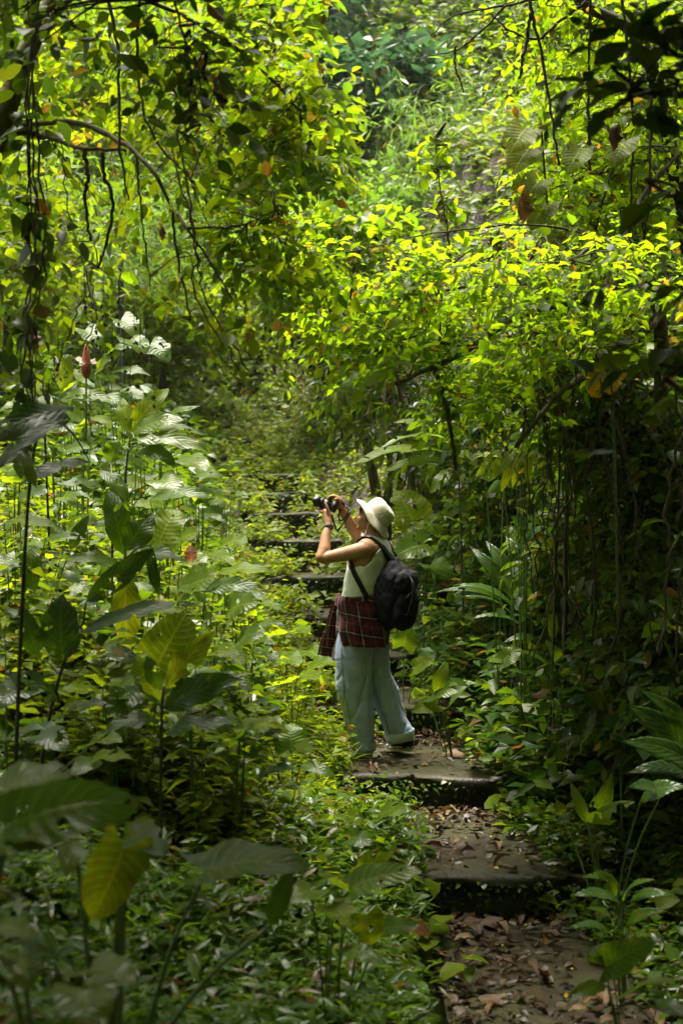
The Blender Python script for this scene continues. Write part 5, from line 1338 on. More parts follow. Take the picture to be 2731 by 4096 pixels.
bm = bmesh.new(); bm.from_mesh(tme)
for _ in range(12):
    bnd = [v for v in bm.verts if v.is_boundary]
    new = {}
    for v in bnd:
        nb = [ed.other_vert(v).co for ed in v.link_edges if ed.is_boundary]
        if len(nb) == 2: new[v] = v.co * .4 + (nb[0] + nb[1]) * .3
    for v, c in new.items(): v.co = c
bmesh.ops.delete(bm, geom=[v for v in bm.verts if not v.link_faces], context='VERTS')
bm.to_mesh(tme); bm.free()
to = obj('tank_top', tme, M['tank'], person)
md = to.modifiers.new('thick', 'SOLIDIFY'); md.thickness = .003; md.offset = 1

# --- jeans
def leg_rings(rows, w0, w1, depth):
    rows = np.array(rows); vs_ = np.linspace(rows[0, 0], rows[-1, 0], 40)
    out = []
    for v in vs_:
        a = np.interp(-v, -rows[:, 0], rows[:, 1]); b = np.interp(-v, -rows[:, 0], rows[:, 2]); f = (rows[0, 0] - v) / (rows[0, 0] - rows[-1, 0])
        dd = depth[0] * (1 - f) + depth[1] * f
        out.append((((a + b) / 2, w0 * (1 - f) + w1 * f, v), (b - a) / 2, dd, (1, 0, 0), (0, 1, 0)))
    return out
jl = [(.86, -.285, -.03), (.78, -.300, -.04), (.667, -.312, -.06), (.545, -.308, -.065), (.40, -.285, -.058), (.30, -.258, -.052), (.20, -.224, -.045), (.10, -.190, -.040), (.050, -.186, -.038)]
jr = [(.86, -.15, .045), (.78, -.13, .052), (.667, -.11, .060), (.56, -.085, .058), (.50, -.072, .085), (.45, -.062, .118), (.35, -.032, .146), (.25, -.002, .182), (.16, .028, .216), (.10, .040, .226)]
def foldf(k0):
    return lambda f, a: 1 + .03 * np.sin(3 * a + 5 * f + k0) * (.3 + f) + .018 * np.sin(7 * a - 9 * f + k0)
j = MB()
j.add(*loft([((-.125, 0, v), la, fb, LAT, FWD) for v, la, fb in [(.80, .165, .140), (.90, .172, .145), (1.0, .170, .138), (1.07, .158, .124)]], 40))
j.add(*loft(leg_rings(jl, -.050, -.045, (.105, .095)), 44, fn=foldf(0)))
rr_ = leg_rings(jr, .065, .055, (.105, .100))
j.add(*loft(rr_, 44, fn=foldf(2)))
jme = fuse(j, .0065, 4, 'jeans')
v_, n_ = verts(jme), normals(jme)
dsp = np.array([noise.noise(Vector((q[0] * 7 + q[2] * 3, q[1] * 7, q[2] * 5))) * .012 + noise.noise(Vector((q[0] * 12, q[1] * 12, q[2] * 38 + q[0] * 20))) * .003 * np.clip(1.1 - q[2], .2, 1) for q in v_])
dsp -= np.array([.007 * max(0, .15 - abs(noise.noise(Vector((q[0] * 9 - q[2] * 3, q[1] * 9, q[2] * 1.8 + q[0] * 4 + 3))))) / .15 for q in v_])
dsp -= np.array([.0025 * max(0, .15 - abs(noise.noise(Vector((q[0] * 10 + q[2] * 9, q[1] * 10, q[2] * 15))))) / .15 for q in v_])
v_ = v_ + n_ * (dsp + .008)[:, None]
jme.vertices.foreach_set('co', v_.astype(np.float32).ravel()); jme.update()
jo = obj('jeans', jme, M['denim'], person)
jt = BVHTree.FromPolygons([tuple(q) for q in v_], [tuple(p.vertices) for p in jme.polygons])
def cast(tree_, u, v, off_):
    h = tree_.ray_cast(Vector((u, -1.2, v)), Vector((0, 1, 0)))
    return np.array(h[0]) + [0, -off_, 0] if h[0] is not None else None
def seam(pts, name='seam', r=.0022):
    p = smooth_pts([(a, 0, b) for a, b in pts], 40); q = [cast(jt, a, b, .0015) for a, _, b in p]
    q = [x for x in q if x is not None]
    MB().add(*tube(q, r, 5)).build(name, M['denim_seam'], jo)
seam([(-.268, .75), (-.262, .60), (-.248, .45), (-.215, .28), (-.186, .12)])
seam([(-.035, .47), (.0, .34), (.045, .22), (.067, .12)])
def cuff(cx, cw, vz, ra, rb, tilt, name='cuff'):
    A = nrm([1, 0, tilt]); B = np.array([0, 1.0, .05])
    prof = [(-.030, 1.0), (-.029, 1.03), (.0, 1.035), (.024, 1.035), (.026, 1.03), (.024, 1.0)]
    rings = [((cx, cw, vz + h), ra * k, rb * k, A, B) for h, k in prof]
    mb = MB(); mb.add(*loft(rings, 44, cap=False, fn=lambda f, a: 1 + .02 * np.sin(3 * a + 1) + .012 * np.sin(5 * a)))
    o = mb.build(name, M['denim_in'], jo); o.modifiers.new('t', 'SOLIDIFY').thickness = -.004
    rim = np.array([(np.array([cx, cw, vz + .027]) + ra * 1.038 * math.cos(t) * A + rb * 1.038 * math.sin(t) * B) for t in np.linspace(0, 6.283, 46)])
    MB().add(*tube(rim, .0025, 5, cap=False)).build('hem_stitch', M['denim_seam'], jo)
cuff(-.113, -.045, .075, .074, .094, .0)
cuff(.134, .055, .128, .094, .100, .20)

# --- shirt tied round the waist
def shirt_ring(v, f):
    cu = -.128 + .012 * f
    return (cu, 0, v), .196 + .004 * f, .160 + .022 * f
V, UV = [], []
nr, ns = 26, 96
ang = np.linspace(0, 2 * np.pi, ns + 1)
for i in range(nr):
    f = i / (nr - 1)
    for a in ang:
        d2 = LAT * math.cos(a) + FWD * math.sin(a)
        hem = .770 + .045 * np.clip(math.sin(a) - .2, 0, 1) + .018 * math.cos(2 * a) - .02 * math.cos(a) + .03 * noise.noise(Vector((math.cos(a) * 2, math.sin(a) * 2, 8)))
        v = 1.10 + (hem - 1.10) * f
        c, ra, rb = shirt_ring(v, f)
        fold_ = 1 + .045 * f * math.sin(5 * a + 2.5 * f) * .6 + .025 * f * math.sin(11 * a + 2 + 2 * f) - .05 * (1 - f) ** 3 + .075 * noise.noise(Vector((math.cos(a) * 2.2, math.sin(a) * 2.2, f * 3.5))) - .05 * max(0, .25 - abs(noise.noise(Vector((math.cos(a) * 3 + f, math.sin(a) * 3, f * 2 + 4))))) / .25 + .03 * noise.noise(Vector((math.cos(a) * 5, math.sin(a) * 5, f * 7)))
        V.append(np.array(c) + fold_ * (ra * math.cos(a) * LAT + rb * math.sin(a) * FWD)); UV.append((a / (2 * math.pi) * 9.0 + .35 * f + .15 * math.sin(3 * a), f * 2.8 + .22 * math.sin(a + .5)))
i, jj = np.meshgrid(np.arange(nr - 1), np.arange(ns), indexing='ij'); i, jj = i.ravel(), jj.ravel(); w_ = ns + 1
Q = np.stack([i * w_ + jj, i * w_ + jj + 1, (i + 1) * w_ + jj + 1, (i + 1) * w_ + jj], 1)
sh = obj('tied_shirt', mesh_np('tied_shirt', V, Q, UV), M['plaid'], person); sh.modifiers.new('t', 'SOLIDIFY').thickness = .004
def sleeve(pts, wid, name):
    p = smooth_pts(pts, 22); n = len(p)
    V, UV, Q = [], [], []
    for k in range(n):
        t = nrm(p[min(k + 1, n - 1)] - p[max(k - 1, 0)]); sdv = nrm(np.cross(t, [.2, -.9, 0])); nn = np.cross(sdv, t)
        ww = np.interp(k / (n - 1), np.linspace(0, 1, len(wid)), wid)
        for q in range(13):
            a = 2 * math.pi * q / 12
            V.append(p[k] + sdv * ww * math.cos(a) + nn * ww * .32 * math.sin(a) * (1 + .4 * math.sin(3 * a + k * .5))); UV.append((q / 12 * 3, k / n * 4))
    for k in range(n - 1):
        for q in range(12): Q.append((k * 13 + q, k * 13 + q + 1, (k + 1) * 13 + q + 1, (k + 1) * 13 + q))
    return obj(name, mesh_np(name, V, Q, UV), M['plaid'], sh)
sleeve([(-.286, .06, 1.07), (-.320, .08, .98), (-.345, .09, .86), (-.370, .09, .76), (-.385, .09, .675)], [.02, .032, .040, .048, .052], 'sleeve')
sleeve([(-.280, .02, 1.07), (-.318, .03, .97), (-.335, .03, .85), (-.350, .04, .74)], [.02, .03, .036, .03], 'sleeve')
sleeve([(-.30, -.06, 1.03), (-.292, -.01, 1.075), (-.285, .05, 1.085), (-.27, .10, 1.07)], [.015, .028, .028, .015], 'knot')
# rolled waistband fold
rim = np.array([np.array([-.128, 0, 1.085 + .006 * math.sin(3 * a)]) + (.178 * math.cos(a) * LAT + .150 * math.sin(a) * FWD) for a in np.linspace(0, 6.283, 60)])
sleeve([rim[(k * 6 + 14) % 60] for k in range(9)], [.012, .024, .026, .024, .012], 'collar_roll')

# --- shoes
def shoe(heel, yaw, pitch, name='shoe'):
    f = np.array([math.cos(yaw), math.sin(yaw), 0.0]); s = np.array([-math.sin(yaw), math.cos(yaw), 0.0]); u = np.array([0, 0, 1.0])
    f2 = f * math.cos(pitch) - u * math.sin(pitch); u2 = u * math.cos(pitch) + f * math.sin(pitch)
    heel = np.asarray(heel, float)
    L_ = .275
    t = np.linspace(0, 1, 40)
    def outline(k):
        a = np.linspace(0, 2 * np.pi, 44, endpoint=False)
        x = .5 - .5 * np.cos(a)
        wv = np.interp(x, [0, .06, .25, .5, .72, .92, 1], [.012, .030, .034, .033, .047, .034, .008])
        return x * L_, np.where(a < np.pi, 1, -1) * wv * k * np.abs(np.sin(a)) ** .35
    def layer(z0, z1, k0, k1):
        mb = MB(); V = []
        for z, k in ((z0, k0), (z1, k1)):
            x, y = outline(k)
            V.append(heel + x[:, None] * f2 + y[:, None] * s + (z + .012 * np.clip((x / L_ - .75) * 4, 0, 1) ** 2)[:, None] * u2)
        V = np.concatenate(V); n = 44
        jv = np.arange(n); kv = (jv + 1) % n
        Q = np.stack([jv, kv, n + kv, n + jv], 1); mb.add(V, Q)
        for b0, sg in ((0, -1), (n, 1)):
            c = V[b0:b0 + n].mean(0)
            mb.add(np.vstack([V[b0:b0 + n], c]), np.stack([np.full(n, n), jv, kv], 1) if sg > 0 else np.stack([np.full(n, n), kv, jv], 1))
        return mb
    root = layer(.0, .017, 1.0, 1.03).build(name, M['rubber'], person, smooth=False)
    layer(.0172, .0225, 1.015, 1.015).build('sole_stripe', M['canvas_black'], root, smooth=False)
    layer(.0227, .036, 1.03, 1.0).build('midsole', M['rubber'], root, smooth=False)
    rings = []
    for q, (x, z, hw, hh) in enumerate([(.004, .05, .020, .03), (.03, .062, .032, .045), (.08, .066, .036, .048), (.13, .060, .036, .042), (.18, .046, .042, .030), (.235, .038, .040, .022), (.268, .034, .016, .012)]):
        rings.append((heel + x * f2 + z * .92 * u2, hw, hh, s, u2))
    MB().add(*loft(rings, 20)).build('upper', M['canvas_black'], root)
    an = heel + .06 * f2
    MB().add(*chain([an + .05 * u2, an + .14 * u2], [.042, .040], 16)).build('sock', M['canvas_black'], root)
    return root
shoe((-.065, -.115, .0), math.radians(122), 0)
shoe((.225, .0, .026), math.radians(128), math.radians(6))

# --- hair
hm = MB()
hm.add(*ellipsoid(H(-.016, 0, .036), (.100, .083, .088), HA, 26, 18))
hm.add(*ellipsoid(H(-.060, 0, -.020), (.050, .068, .062), HA))
for s in (1, -1):
    hm.add(*chain([H(.022, s * .072, .03), H(.016, s * .076, -.002), H(.012, s * .074, -.030)], [.015, .011, .004], 8))
    hm.add(*chain([H(-.045, s * .066, .0), H(-.050, s * .066, -.045), H(-.058, s * .05, -.085)], [.022, .020, .006], 8))
for k in range(15):
    a = -.062 + .124 * k / 14
    hm.add(*chain([H(.050, a * .8, .085), H(.088 - 3 * a * a, a * .95, .055), H(.092 - 5 * a * a, a, .024 + .006 * math.sin(k * 2.1))], [.014, .009, .002], 7))
for k in range(9):
    a = -.05 + .1 * k / 8
    hm.add(*chain([H(-.085, a, -.03), H(-.082, a, -.07), H(-.074, a * .9, -.098 - .006 * (k % 3))], [.016, .011, .002], 7))
hme = fuse(hm, .0045, 1, 'hair')
obj('hair', hme, M['hair'], person)
# eye and lips on the visible side
for s in (1, -1):
    MB().add(*ellipsoid(H(.078, s * .032, .004), (.007, .012, .0035), HA, 10, 8)).build('eye', M['eye'], person)
    MB().add(*chain([H(.076, s * .018, .024), H(.078, s * .032, .029), H(.066, s * .048, .025)], [.003, .004, .002], 6)).build('eyebrow', M['hair'], person)
mb = MB(); mb.add(*ellipsoid(H(.0905, 0, -.050), (.009, .018, .005), HA, 12, 8)); mb.add(*ellipsoid(H(.0865, 0, -.0615), (.009, .016, .0055), HA, 12, 8))
mb.build('lips', M['lip'], person)

# --- bucket hat
ax_ = nrm([.79, -.10, .61]); a1 = nrm(np.cross([0, 1, 0], ax_)); a1 = a1 if a1[0] > 0 else -a1; a2 = np.cross(ax_, a1)
hc = np.array([-.023, .015, 1.652])
prof = [(.002, .104), (.03, .103), (.06, .100), (.076, .096), (.085, .102 * 0 + .088), (.078, .100)]
prof = [(-.047, .174), (-.040, .163), (-.030, .148), (-.018, .130), (-.006, .113), (.0, .1055), (.012, .1055), (.035, .104), (.060, .099), (.080, .090), (.092, .076), (.097, .055), (.099, .030), (.0995, .004)]
V = []; ns = 64
for h, r in prof:
    for q in range(ns):
        a = 2 * math.pi * q / ns
        fl = np.clip((-h) / .047, 0, 1)
        hh = h + fl * (.010 * math.sin(2 * a + .6) + .006 * math.sin(5 * a)) + (.004 * noise.noise(Vector((math.cos(a) * 3, math.sin(a) * 3, h * 40))))
        rr2 = r * (1 + .012 * math.sin(4 * a + 30 * h) + .03 * noise.noise(Vector((math.cos(a) * 2, math.sin(a) * 2, h * 25 + 5))) * (h > .01))
        V.append(hc + ax_ * hh + rr2 * (math.cos(a) * a1 + math.sin(a) * a2 * .94))
V.append(hc + ax_ * .0995)
T = []
for k in range(len(prof) - 1):
    for q in range(ns):
        r2 = (q + 1) % ns
        T += [(k * ns + q, k * ns + r2, (k + 1) * ns + r2), (k * ns + q, (k + 1) * ns + r2, (k + 1) * ns + q)]
k = len(prof) - 1
T += [(k * ns + q, k * ns + (q + 1) % ns, len(V) - 1) for q in range(ns)]
ho = obj('bucket_hat', mesh_np('bucket_hat', V, T), M['hat'], person)
sm = ho.modifiers.new('t', 'SOLIDIFY'); sm.thickness = .003; sm.offset = -1
def hatring(h, r, rad, nm, mt):
    p = [hc + ax_ * h + r * (math.cos(a) * a1 + math.sin(a) * a2 * .94) for a in np.linspace(0, 6.2832, 60)]
    MB().add(*tube(p, rad, 5, cap=False)).build(nm, M[mt], ho)
M['hat_seam'] = cloth_mat('hat_seam', (.45, .40, .29), (.55, .49, .37), 60)
hatring(-.001, .107, .0022, 'seam', 'hat_seam')
hatring(-.022, .1375, .0012, 'stitching', 'hat_seam'); hatring(-.033, .1535, .0012, 'stitching', 'hat_seam'); hatring(-.043, .169, .0012, 'stitching', 'hat_seam')
for (uu, vv_) in ((.007, 1.679), (-.0105, 1.670)):
    c = hc + ax_ * .03 + .106 * nrm(a1 * .15 + a2 * (1 if a2[1] < 0 else -1)) + a1 * (uu * 1.5)
    MB().add(*ellipsoid(c, (.006, .004, .006), None, 10, 8)).build('eyelet', M['metal'], ho)
# chin cord
cp = smooth_pts([H(-.01, .078, .015), H(-.004, .078, -.030), H(.006, .060, -.085), (-.105, -.075, 1.53), (-.115, -.09, 1.505)], 20)
MB().add(*tube(cp, .0035, 6)).build('chin_cord', M['hat'], ho)

# --- wristwatch (on the near wrist)
wa = nrm(PL - LW); wc = LW + wa * -.012
wr0 = empty('wristwatch', PR + wc, 'black sports watch on the raised near wrist', 'watch')
x1 = nrm(np.cross(wa, [0, -1, 0])); x2 = np.cross(wa, x1)
pts = [wc + .0305 * math.cos(a) * x1 + .0285 * math.sin(a) * x2 for a in np.linspace(0, 6.2832, 40)]
V, T = tube(pts, .010, 8, cap=False, flat=(1.15, .28), ref=wa)
def clos(V, T): MB().add(V, T)
MB().add(V, T).build('band', M['strap'], wr0, off=wc)
fc = wc - .032 * x1 if x1[0] > 0 else wc + .032 * x1
MB().add(*ellipsoid(fc, (.008, .019, .021), np.stack([x1, x2, wa]), 16, 10)).build('case', M['cam_black'], wr0, off=wc)
# red cord bracelet on the far wrist
pts = [RW - nrm(PRH - RW) * .01 + .027 * (math.cos(a) * nrm(np.cross(PRH - RW, [0, 1, 0])) + math.sin(a) * nrm(np.cross(PRH - RW, np.cross(PRH - RW, [0, 1, 0])))) for a in np.linspace(0, 6.2832, 30)]
bc = pts[0]
o = MB().add(*tube(pts, .0018, 5, cap=False)).build('bracelet', M['red_cord'], None, off=bc); o.location = PR + bc
tag(o, 'thin red cord bracelet on the far wrist', 'bracelet')

# --- camera
CA = nrm([-.95, .06, .31]); CW = nrm(np.cross(CA, [0, 0, 1])); CW = CW if CW[1] > 0 else -CW; CU = nrm(np.cross(CW, CA)); CU = CU if CU[2] > 0 else -CU
cc = np.array([-.318, .062, 1.708])
cm = empty('photo_camera', PR + cc, 'black camera with long zoom lens held up in both hands', 'camera')
def rbox(c, hx, hy, hz, A, bev=.006):
    bm = bmesh.new(); bmesh.ops.create_cube(bm, size=2)
    for v in bm.verts: v.co = Vector((v.co.x * hx, v.co.y * hy, v.co.z * hz))
    bmesh.ops.bevel(bm, geom=list(bm.edges), offset=bev, segments=2, affect='EDGES')
    bmesh.ops.triangulate(bm, faces=bm.faces)
    V = np.array([v.co for v in bm.verts]); bm.verts.ensure_lookup_table(); T = np.array([[v.index for v in f.verts] for f in bm.faces]); bm.free()
    return np.asarray(c) + V @ np.asarray(A), T
CAX = np.stack([CA, CW, CU])
mb = MB(); mb.add(*rbox(cc, .019, .063, .037, CAX)); mb.add(*rbox(cc + .010 * CA + .05 * CW, .024, .014, .034, CAX, .008)); mb.add(*rbox(cc + .040 * CU, .016, .024, .010, CAX, .004))
mb.build('camera_body', M['cam_black'], cm, off=cc)
def lathe(prof, c, axis, seg=24):
    p = np.array([c + axis * h for h, _ in prof]); return tube(p, [r for _, r in prof], seg)
lens = MB().add(*lathe([(.015, .028), (.02, .032), (.045, .033), (.046, .0345), (.062, .0345), (.063, .032), (.085, .032), (.086, .0335), (.105, .0335), (.106, .031)], cc, CA)).build('lens', M['cam_black'], cm, off=cc)
MB().add(*lathe([(.1045, .0345), (.112, .0345)], cc, CA)).build('focus_ring', M['strap'], lens, off=cc)
hood = []
V = []
for h in (.104, .120, .150):
    for q in range(32):
        a = 2 * math.pi * q / 32
        V.append(cc + CA * (h + (.010 * math.cos(4 * a) if h > .14 else 0)) + (.034 + (h - .104) * .16) * (math.cos(a) * CW + math.sin(a) * CU))
T = [(k * 32 + q, k * 32 + (q + 1) % 32, (k + 1) * 32 + (q + 1) % 32, (k + 1) * 32 + q) for k in range(2) for q in range(32)]
o = obj('lens_hood', mesh_np('lens_hood', np.array(V) - cc, T), M['cam_black'], lens); o.modifiers.new('t', 'SOLIDIFY').thickness = .002
MB().add(*ellipsoid(cc + CA * .108, (.006, .028, .028), CAX, 20, 10)).build('front_glass', M['glass'], lens, off=cc)
MB().add(*lathe([(.0, .009), (.008, .009)], cc + .040 * CU - .03 * CW, CU, 14)).build('dial', M['metal'], cm, off=cc)
mb = MB(); mb.add(*lathe([(0, .007), (.006, .007)], cc + .036 * CU + .03 * CW + .005 * CA, CU, 12)); mb.build('dial', M['cam_black'], cm, off=cc)
def ribbon(pts, wid, thick, mat, name, par, off, n=40, ref=(0, -1, 0)):
    p = smooth_pts(pts, n)
    tan = nrm(np.gradient(p, axis=0)); ref = np.asarray(ref, float)
    refs = ref if ref.ndim == 2 else np.tile(ref, (n, 1))
    S = nrm(np.cross(tan, refs)); Nn = np.cross(S, tan)
    mb = MB(); V = np.stack([p + S * wid / 2 + Nn * thick, p - S * wid / 2 + Nn * thick, p - S * wid / 2, p + S * wid / 2], 1).reshape(-1, 3)
    T = [(k * 4 + q, k * 4 + (q + 1) % 4, (k + 1) * 4 + (q + 1) % 4, (k + 1) * 4 + q) for k in range(n - 1) for q in range(4)]
    T += [(0, 1, 2, 3), ((n - 1) * 4 + 3, (n - 1) * 4 + 2, (n - 1) * 4 + 1, (n - 1) * 4)]
    return mb.add(V, np.array(T)).build(name, mat, par, off=off)
def Z1(zx, zy, w): return np.array([(1200 + zx * .3316 - 1520) / 580, w, (3028 - (1950 + zy * .3316)) / 580])
st1 = ribbon([Z1(375, 350, .0), Z1(400, 440, -.01), Z1(435, 540, -.02), Z1(475, 520, -.03), Z1(545, 420, -.03), Z1(600, 325, -.02), Z1(585, 285, .03), Z1(540, 260, .08), Z1(515, 215, .09)], .0125, .0016, M['strap'], 'neck_strap', cm, cc, 60)
ribbon([Z1(585, 285, .03), Z1(560, 360, .06), Z1(500, 428, .06), Z1(462, 400, .06), Z1(468, 340, .07), Z1(500, 290, .08)], .010, .0016, M['strap'], 'neck_strap', cm, cc, 40)
fcv = bpy.data.curves.new('lettering', 'FONT'); fcv.body = 'FUJIFILM'; fcv.size = .011; fcv.extrude = .0002; fcv.align_x = 'CENTER'; fcv.align_y = 'CENTER'
fto = bpy.data.objects.new('lettering', fcv); link(fto)
dg = bpy.context.evaluated_depsgraph_get(); dg.update()
fm = bpy.data.meshes.new_from_object(fto.evaluated_get(dg)); bpy.data.objects.remove(fto)
A0, A1 = Z1(480, 515, -.034), Z1(545, 425, -.034)
tx = nrm(A1 - A0); nz = nrm(np.array([0, -1, 0]) - tx * np.dot([0, -1, 0], tx)); ty = np.cross(nz, tx)
mv = verts(fm); mv = (A0 + A1) / 2 + mv[:, 0:1] * tx + mv[:, 1:2] * ty + mv[:, 2:3] * nz - cc
fm.vertices.foreach_set('co', mv.astype(np.float32).ravel()); fm.update()
obj('lettering', fm, M['white_print'], st1)

# --- backpack
OUT = nrm([.87, -.46, .0]); BL = np.array([-.46, -.87, 0.0]); BL = nrm(BL); tiltv = nrm([.13, -.06, 1.0])
OUT = nrm(OUT - tiltv * np.dot(OUT, tiltv)); BL = np.cross(tiltv, OUT); BAX = np.stack([OUT, BL, tiltv])
bc = np.array([.075, -.035, 1.115])
bp = empty('backpack', PR + bc, 'black nylon backpack with charms worn on the person\'s back', 'backpack')
def B(o, l, u): return bc + BAX.T @ np.array([o, l, u])
def puff(c, r, p=3.2, nu=40, nv=26, ns=0.0, sd_=0.0):
    V, T = ellipsoid((0, 0, 0), (1, 1, 1), None, nu, nv)
    k = (np.abs(V) ** p).sum(1) ** (1 / p); V = V / k[:, None]
    V = V * np.asarray(r)
    if ns:
        V = V * (1 + ns * np.array([noise.noise(Vector(q * 9) + Vector((sd_, 0, 0))) + .55 * (1 - 2 * abs(noise.noise(Vector(q * 20) + Vector((sd_, 3, 0))))) for q in V])[:, None])
    return c + V @ BAX, T
bm_ = MB(); bm_.add(*puff(B(.015, 0, -.01), (.110, .165, .225), 2.5, ns=.10)); bm_.add(*puff(B(-.015, .02, .12), (.085, .125, .105), 2.3, ns=.12))
bpb = obj('main_bag', fuse(bm_, .006, 3, 'main_bag'), M['black'], bp); bpb.location = -bc
MB().add(*puff(B(.125, -.01, -.085), (.060, .130, .135), 2.4, ns=.16, sd_=4)).build('front_pocket', M['black'], bp, off=bc)
MB().add(*puff(B(.100, -.01, .085), (.060, .130, .090), 2.4, ns=.16, sd_=9)).build('top_pocket', M['black'], bp, off=bc)
MB().add(*puff(B(.0, .150, -.11), (.095, .036, .115), 2.4, ns=.16, sd_=2)).build('side_pocket', M['black'], bp, off=bc)
bpt = BVHTree.FromPolygons([tuple(q) for q in verts(bpb.data)], [tuple(p.vertices) for p in bpb.data.polygons])
def near_surf(q, tr_, off_):
    h = tr_.find_nearest(Vector(q)); return np.array(h[0]) + np.array(h[1]) * off_
def zipline(pts, r=.0022, name='zip', mt='zip'):
    p = [near_surf(q, bpt, .003) for q in smooth_pts(pts, 24)]
    MB().add(*tube(p, r, 5)).build(name, M[mt], bp, off=bc)
zipline([B(.06, .16, .10), B(.03, .17, .06), B(.0, .17, .0), B(-.03, .17, -.05)])
zipline([B(-.03, .18, -.05), B(.0, .18, -.075), B(.03, .18, -.085)])
def edge_tube(pts, r, nm, mt): MB().add(*tube(smooth_pts(pts, 30), r, 5)).build(nm, M[mt], bp, off=bc)
M['piping'] = simple_mat('nylon_piping', (.03, .03, .032), (.05, .05, .052), 60, .6, .1)
edge_tube([B(.150, .122, -.06), B(.178, .100, .015), B(.186, .02, .048), B(.184, -.06, .046), B(.165, -.12, .0)], .0035, 'zip', 'piping')
edge_tube([B(.128, .122, .07), B(.150, .10, .145), B(.156, .02, .172), B(.150, -.07, .165)], .0035, 'zip', 'piping')
edge_tube([B(.092, .150, .12), B(.105, .165, .02), B(.108, .165, -.10), B(.09, .15, -.19)], .004, 'piping', 'piping')
edge_tube([B(-.07, .135, .12), B(-.08, .155, .02), B(-.08, .155, -.10), B(-.06, .14, -.19)], .004, 'piping', 'piping')
ribbon([B(-.09, .160, .05), B(.0, .178, .035), B(.11, .150, .02)], .018, .003, M['strap'], 'compression_strap', bp, bc, 16, ref=BL)
MB().add(*rbox(B(.02, .186, .034), .016, .006, .012, BAX, .003)).build('buckle', M['piping'], bp, off=bc)
# straps over the tank top
surf = MB()
allv = np.vstack([BV, verts(tme)]); allf = [tuple(p.vertices) for p in bme.polygons] + [tuple(i + len(BV) for i in p.vertices) for p in tme.polygons]
st = BVHTree.FromPolygons([tuple(q) for q in allv], allf)
def strap(path, wid, name):
    raw = smooth_pts(path, 34); pts, refs = [], []
    for q in raw:
        h = st.find_nearest(Vector(q)); nrm_ = np.array(h[1]); base_ = np.array(h[0])
        dv = q - base_; dist = np.linalg.norm(dv)
        if dist > .03: pts.append(q)
        else: pts.append(base_ + nrm_ * .009)
        refs.append(nrm_ if dist < .06 else refs[-1] if refs else nrm_)
    pts = np.array(pts); refs = np.array(refs)
    for _ in range(4):
        pts[1:-1] = pts[1:-1] * .5 + (pts[:-2] + pts[2:]) * .25; refs[1:-1] = refs[1:-1] * .5 + (refs[:-2] + refs[2:]) * .25
    return ribbon(pts, wid, .008, M['strap'], name, bp, bc, 34, nrm(refs))
strap([Z1(1140, 915, -.06), Z1(1060, 860, -.085), Z1(960, 745, -.10), Z1(870, 670, -.105), Z1(790, 638, -.105), Z1(715, 648, -.10), Z1(660, 700, -.10), Z1(625, 800, -.10), Z1(615, 900, -.12)], .058, 'shoulder_strap')
strap([Z1(615, 880, -.12), Z1(640, 1000, -.14), Z1(680, 1110, -.17), Z1(735, 1220, -.18), Z1(790, 1310, -.18), Z1(830, 1395, -.16)], .034, 'shoulder_strap')
strap([Z1(1190, 920, .02), Z1(1130, 800, .05), Z1(1060, 690, .06), Z1(1000, 640, .07), Z1(940, 630, .10), Z1(860, 680, .11)], .05, 'shoulder_strap')
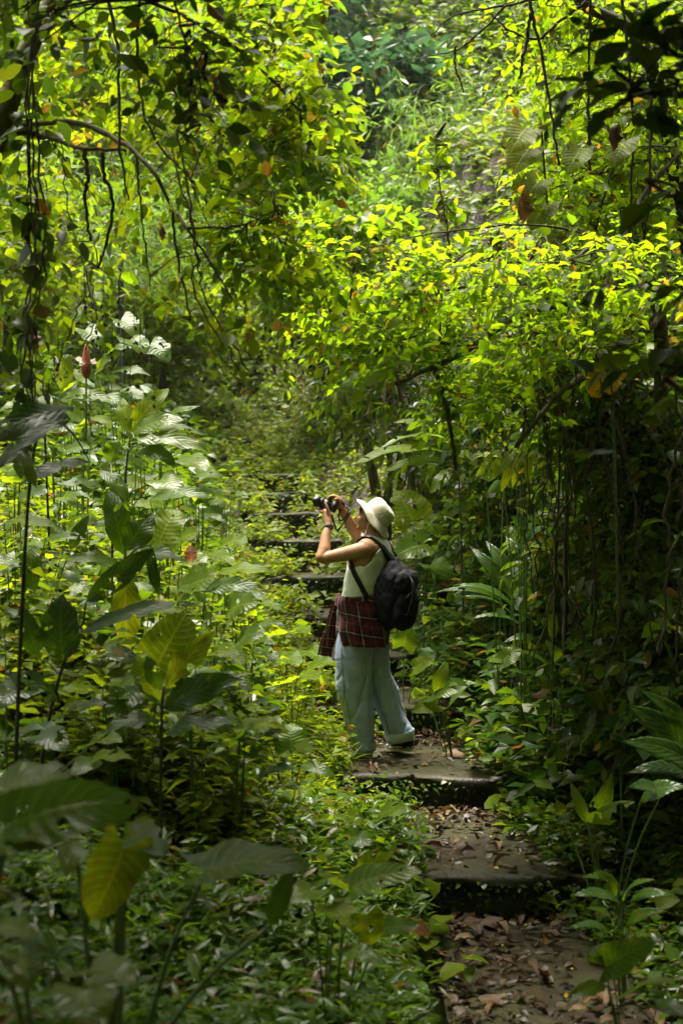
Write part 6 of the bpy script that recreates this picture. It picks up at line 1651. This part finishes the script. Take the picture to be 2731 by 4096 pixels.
# haul loop, dangling strap, charms
ribbon([B(-.02, .03, .225), B(.0, .02, .25), B(.02, -.02, .25), B(.03, -.04, .22)], .016, .004, M['strap'], 'haul_loop', bp, bc, 20)
ribbon([B(.14, -.06, .14), B(.19, -.10, .11), B(.215, -.115, .02), B(.205, -.12, -.06), B(.195, -.12, -.11)], .026, .006, M['strap'], 'hanging_strap', bp, bc, 30, ref=(.7, -.7, 0))
def fronted(o, l, u): return B(o, l, u)
fz = .190
MB().add(*tube([fronted(fz + .006 * math.cos(a), .06 + .014 * math.cos(a), .035 + .016 * math.sin(a)) for a in np.linspace(0, 6.283, 20)], .0016, 5, cap=False)).build('key_ring', M['metal'], bp, off=bc)
MB().add(*tube([fronted(fz, .06, .08), fronted(fz, .058, .05)], .003, 6)).build('clip', M['metal'], bp, off=bc)
MB().add(*tube(smooth_pts([fronted(fz, .06, .02), fronted(fz + .006, .062, -.01), fronted(fz + .006, .064, -.03)], 10), .0012, 5)).build('chain', M['metal'], bp, off=bc)
ch = MB().add(*ellipsoid(fronted(fz + .012, .06, -.052), (.008, .016, .026), BAX, 14, 10)).build('shoe_charm', M['canvas_black'], bp, off=bc)
MB().add(*tube(smooth_pts([fronted(fz + .016, .078, -.030), fronted(fz + .02, .076, -.055), fronted(fz + .018, .062, -.078), fronted(fz + .014, .040, -.085)], 12), .0035, 6)).build('charm_sole', M['rubber'], ch, off=bc)
MB().add(*tube(smooth_pts([fronted(fz + .016, .048, -.025), fronted(fz + .02, .038, -.055), fronted(fz + .018, .034, -.082)], 12), .0032, 6)).build('charm_sole', M['rubber'], ch, off=bc)
MB().add(*tube([fronted(fz, .082, -.085), fronted(fz, .084, -.11)], .0012, 5)).build('chain', M['metal'], bp, off=bc)
MB().add(*ellipsoid(fronted(fz + .006, .086, -.128), (.004, .014, .014), BAX, 14, 8)).build('round_charm', M['metal'], bp, off=bc)

# ------------------------------------------------------------------ air
bm = bmesh.new(); bmesh.ops.create_cube(bm, size=1)
for v in bm.verts: v.co = Vector((v.co.x * 104, v.co.y * 114 + 15, 26.5 + v.co.z * 57))
me = bpy.data.meshes.new('haze'); bm.to_mesh(me); bm.free()
hm_, nt, out = new_mat('haze_air')
pv = N(nt, 'ShaderNodeVolumePrincipled', Density=0.0004, Anisotropy=0.2); pv.inputs['Color'].default_value = (.95, .97, .95, 1)
nt.links.new(pv.outputs[0], out.inputs['Volume'])
tag(obj('haze', me, hm_), 'thin pale haze in the air of the valley', 'haze', kind='stuff')
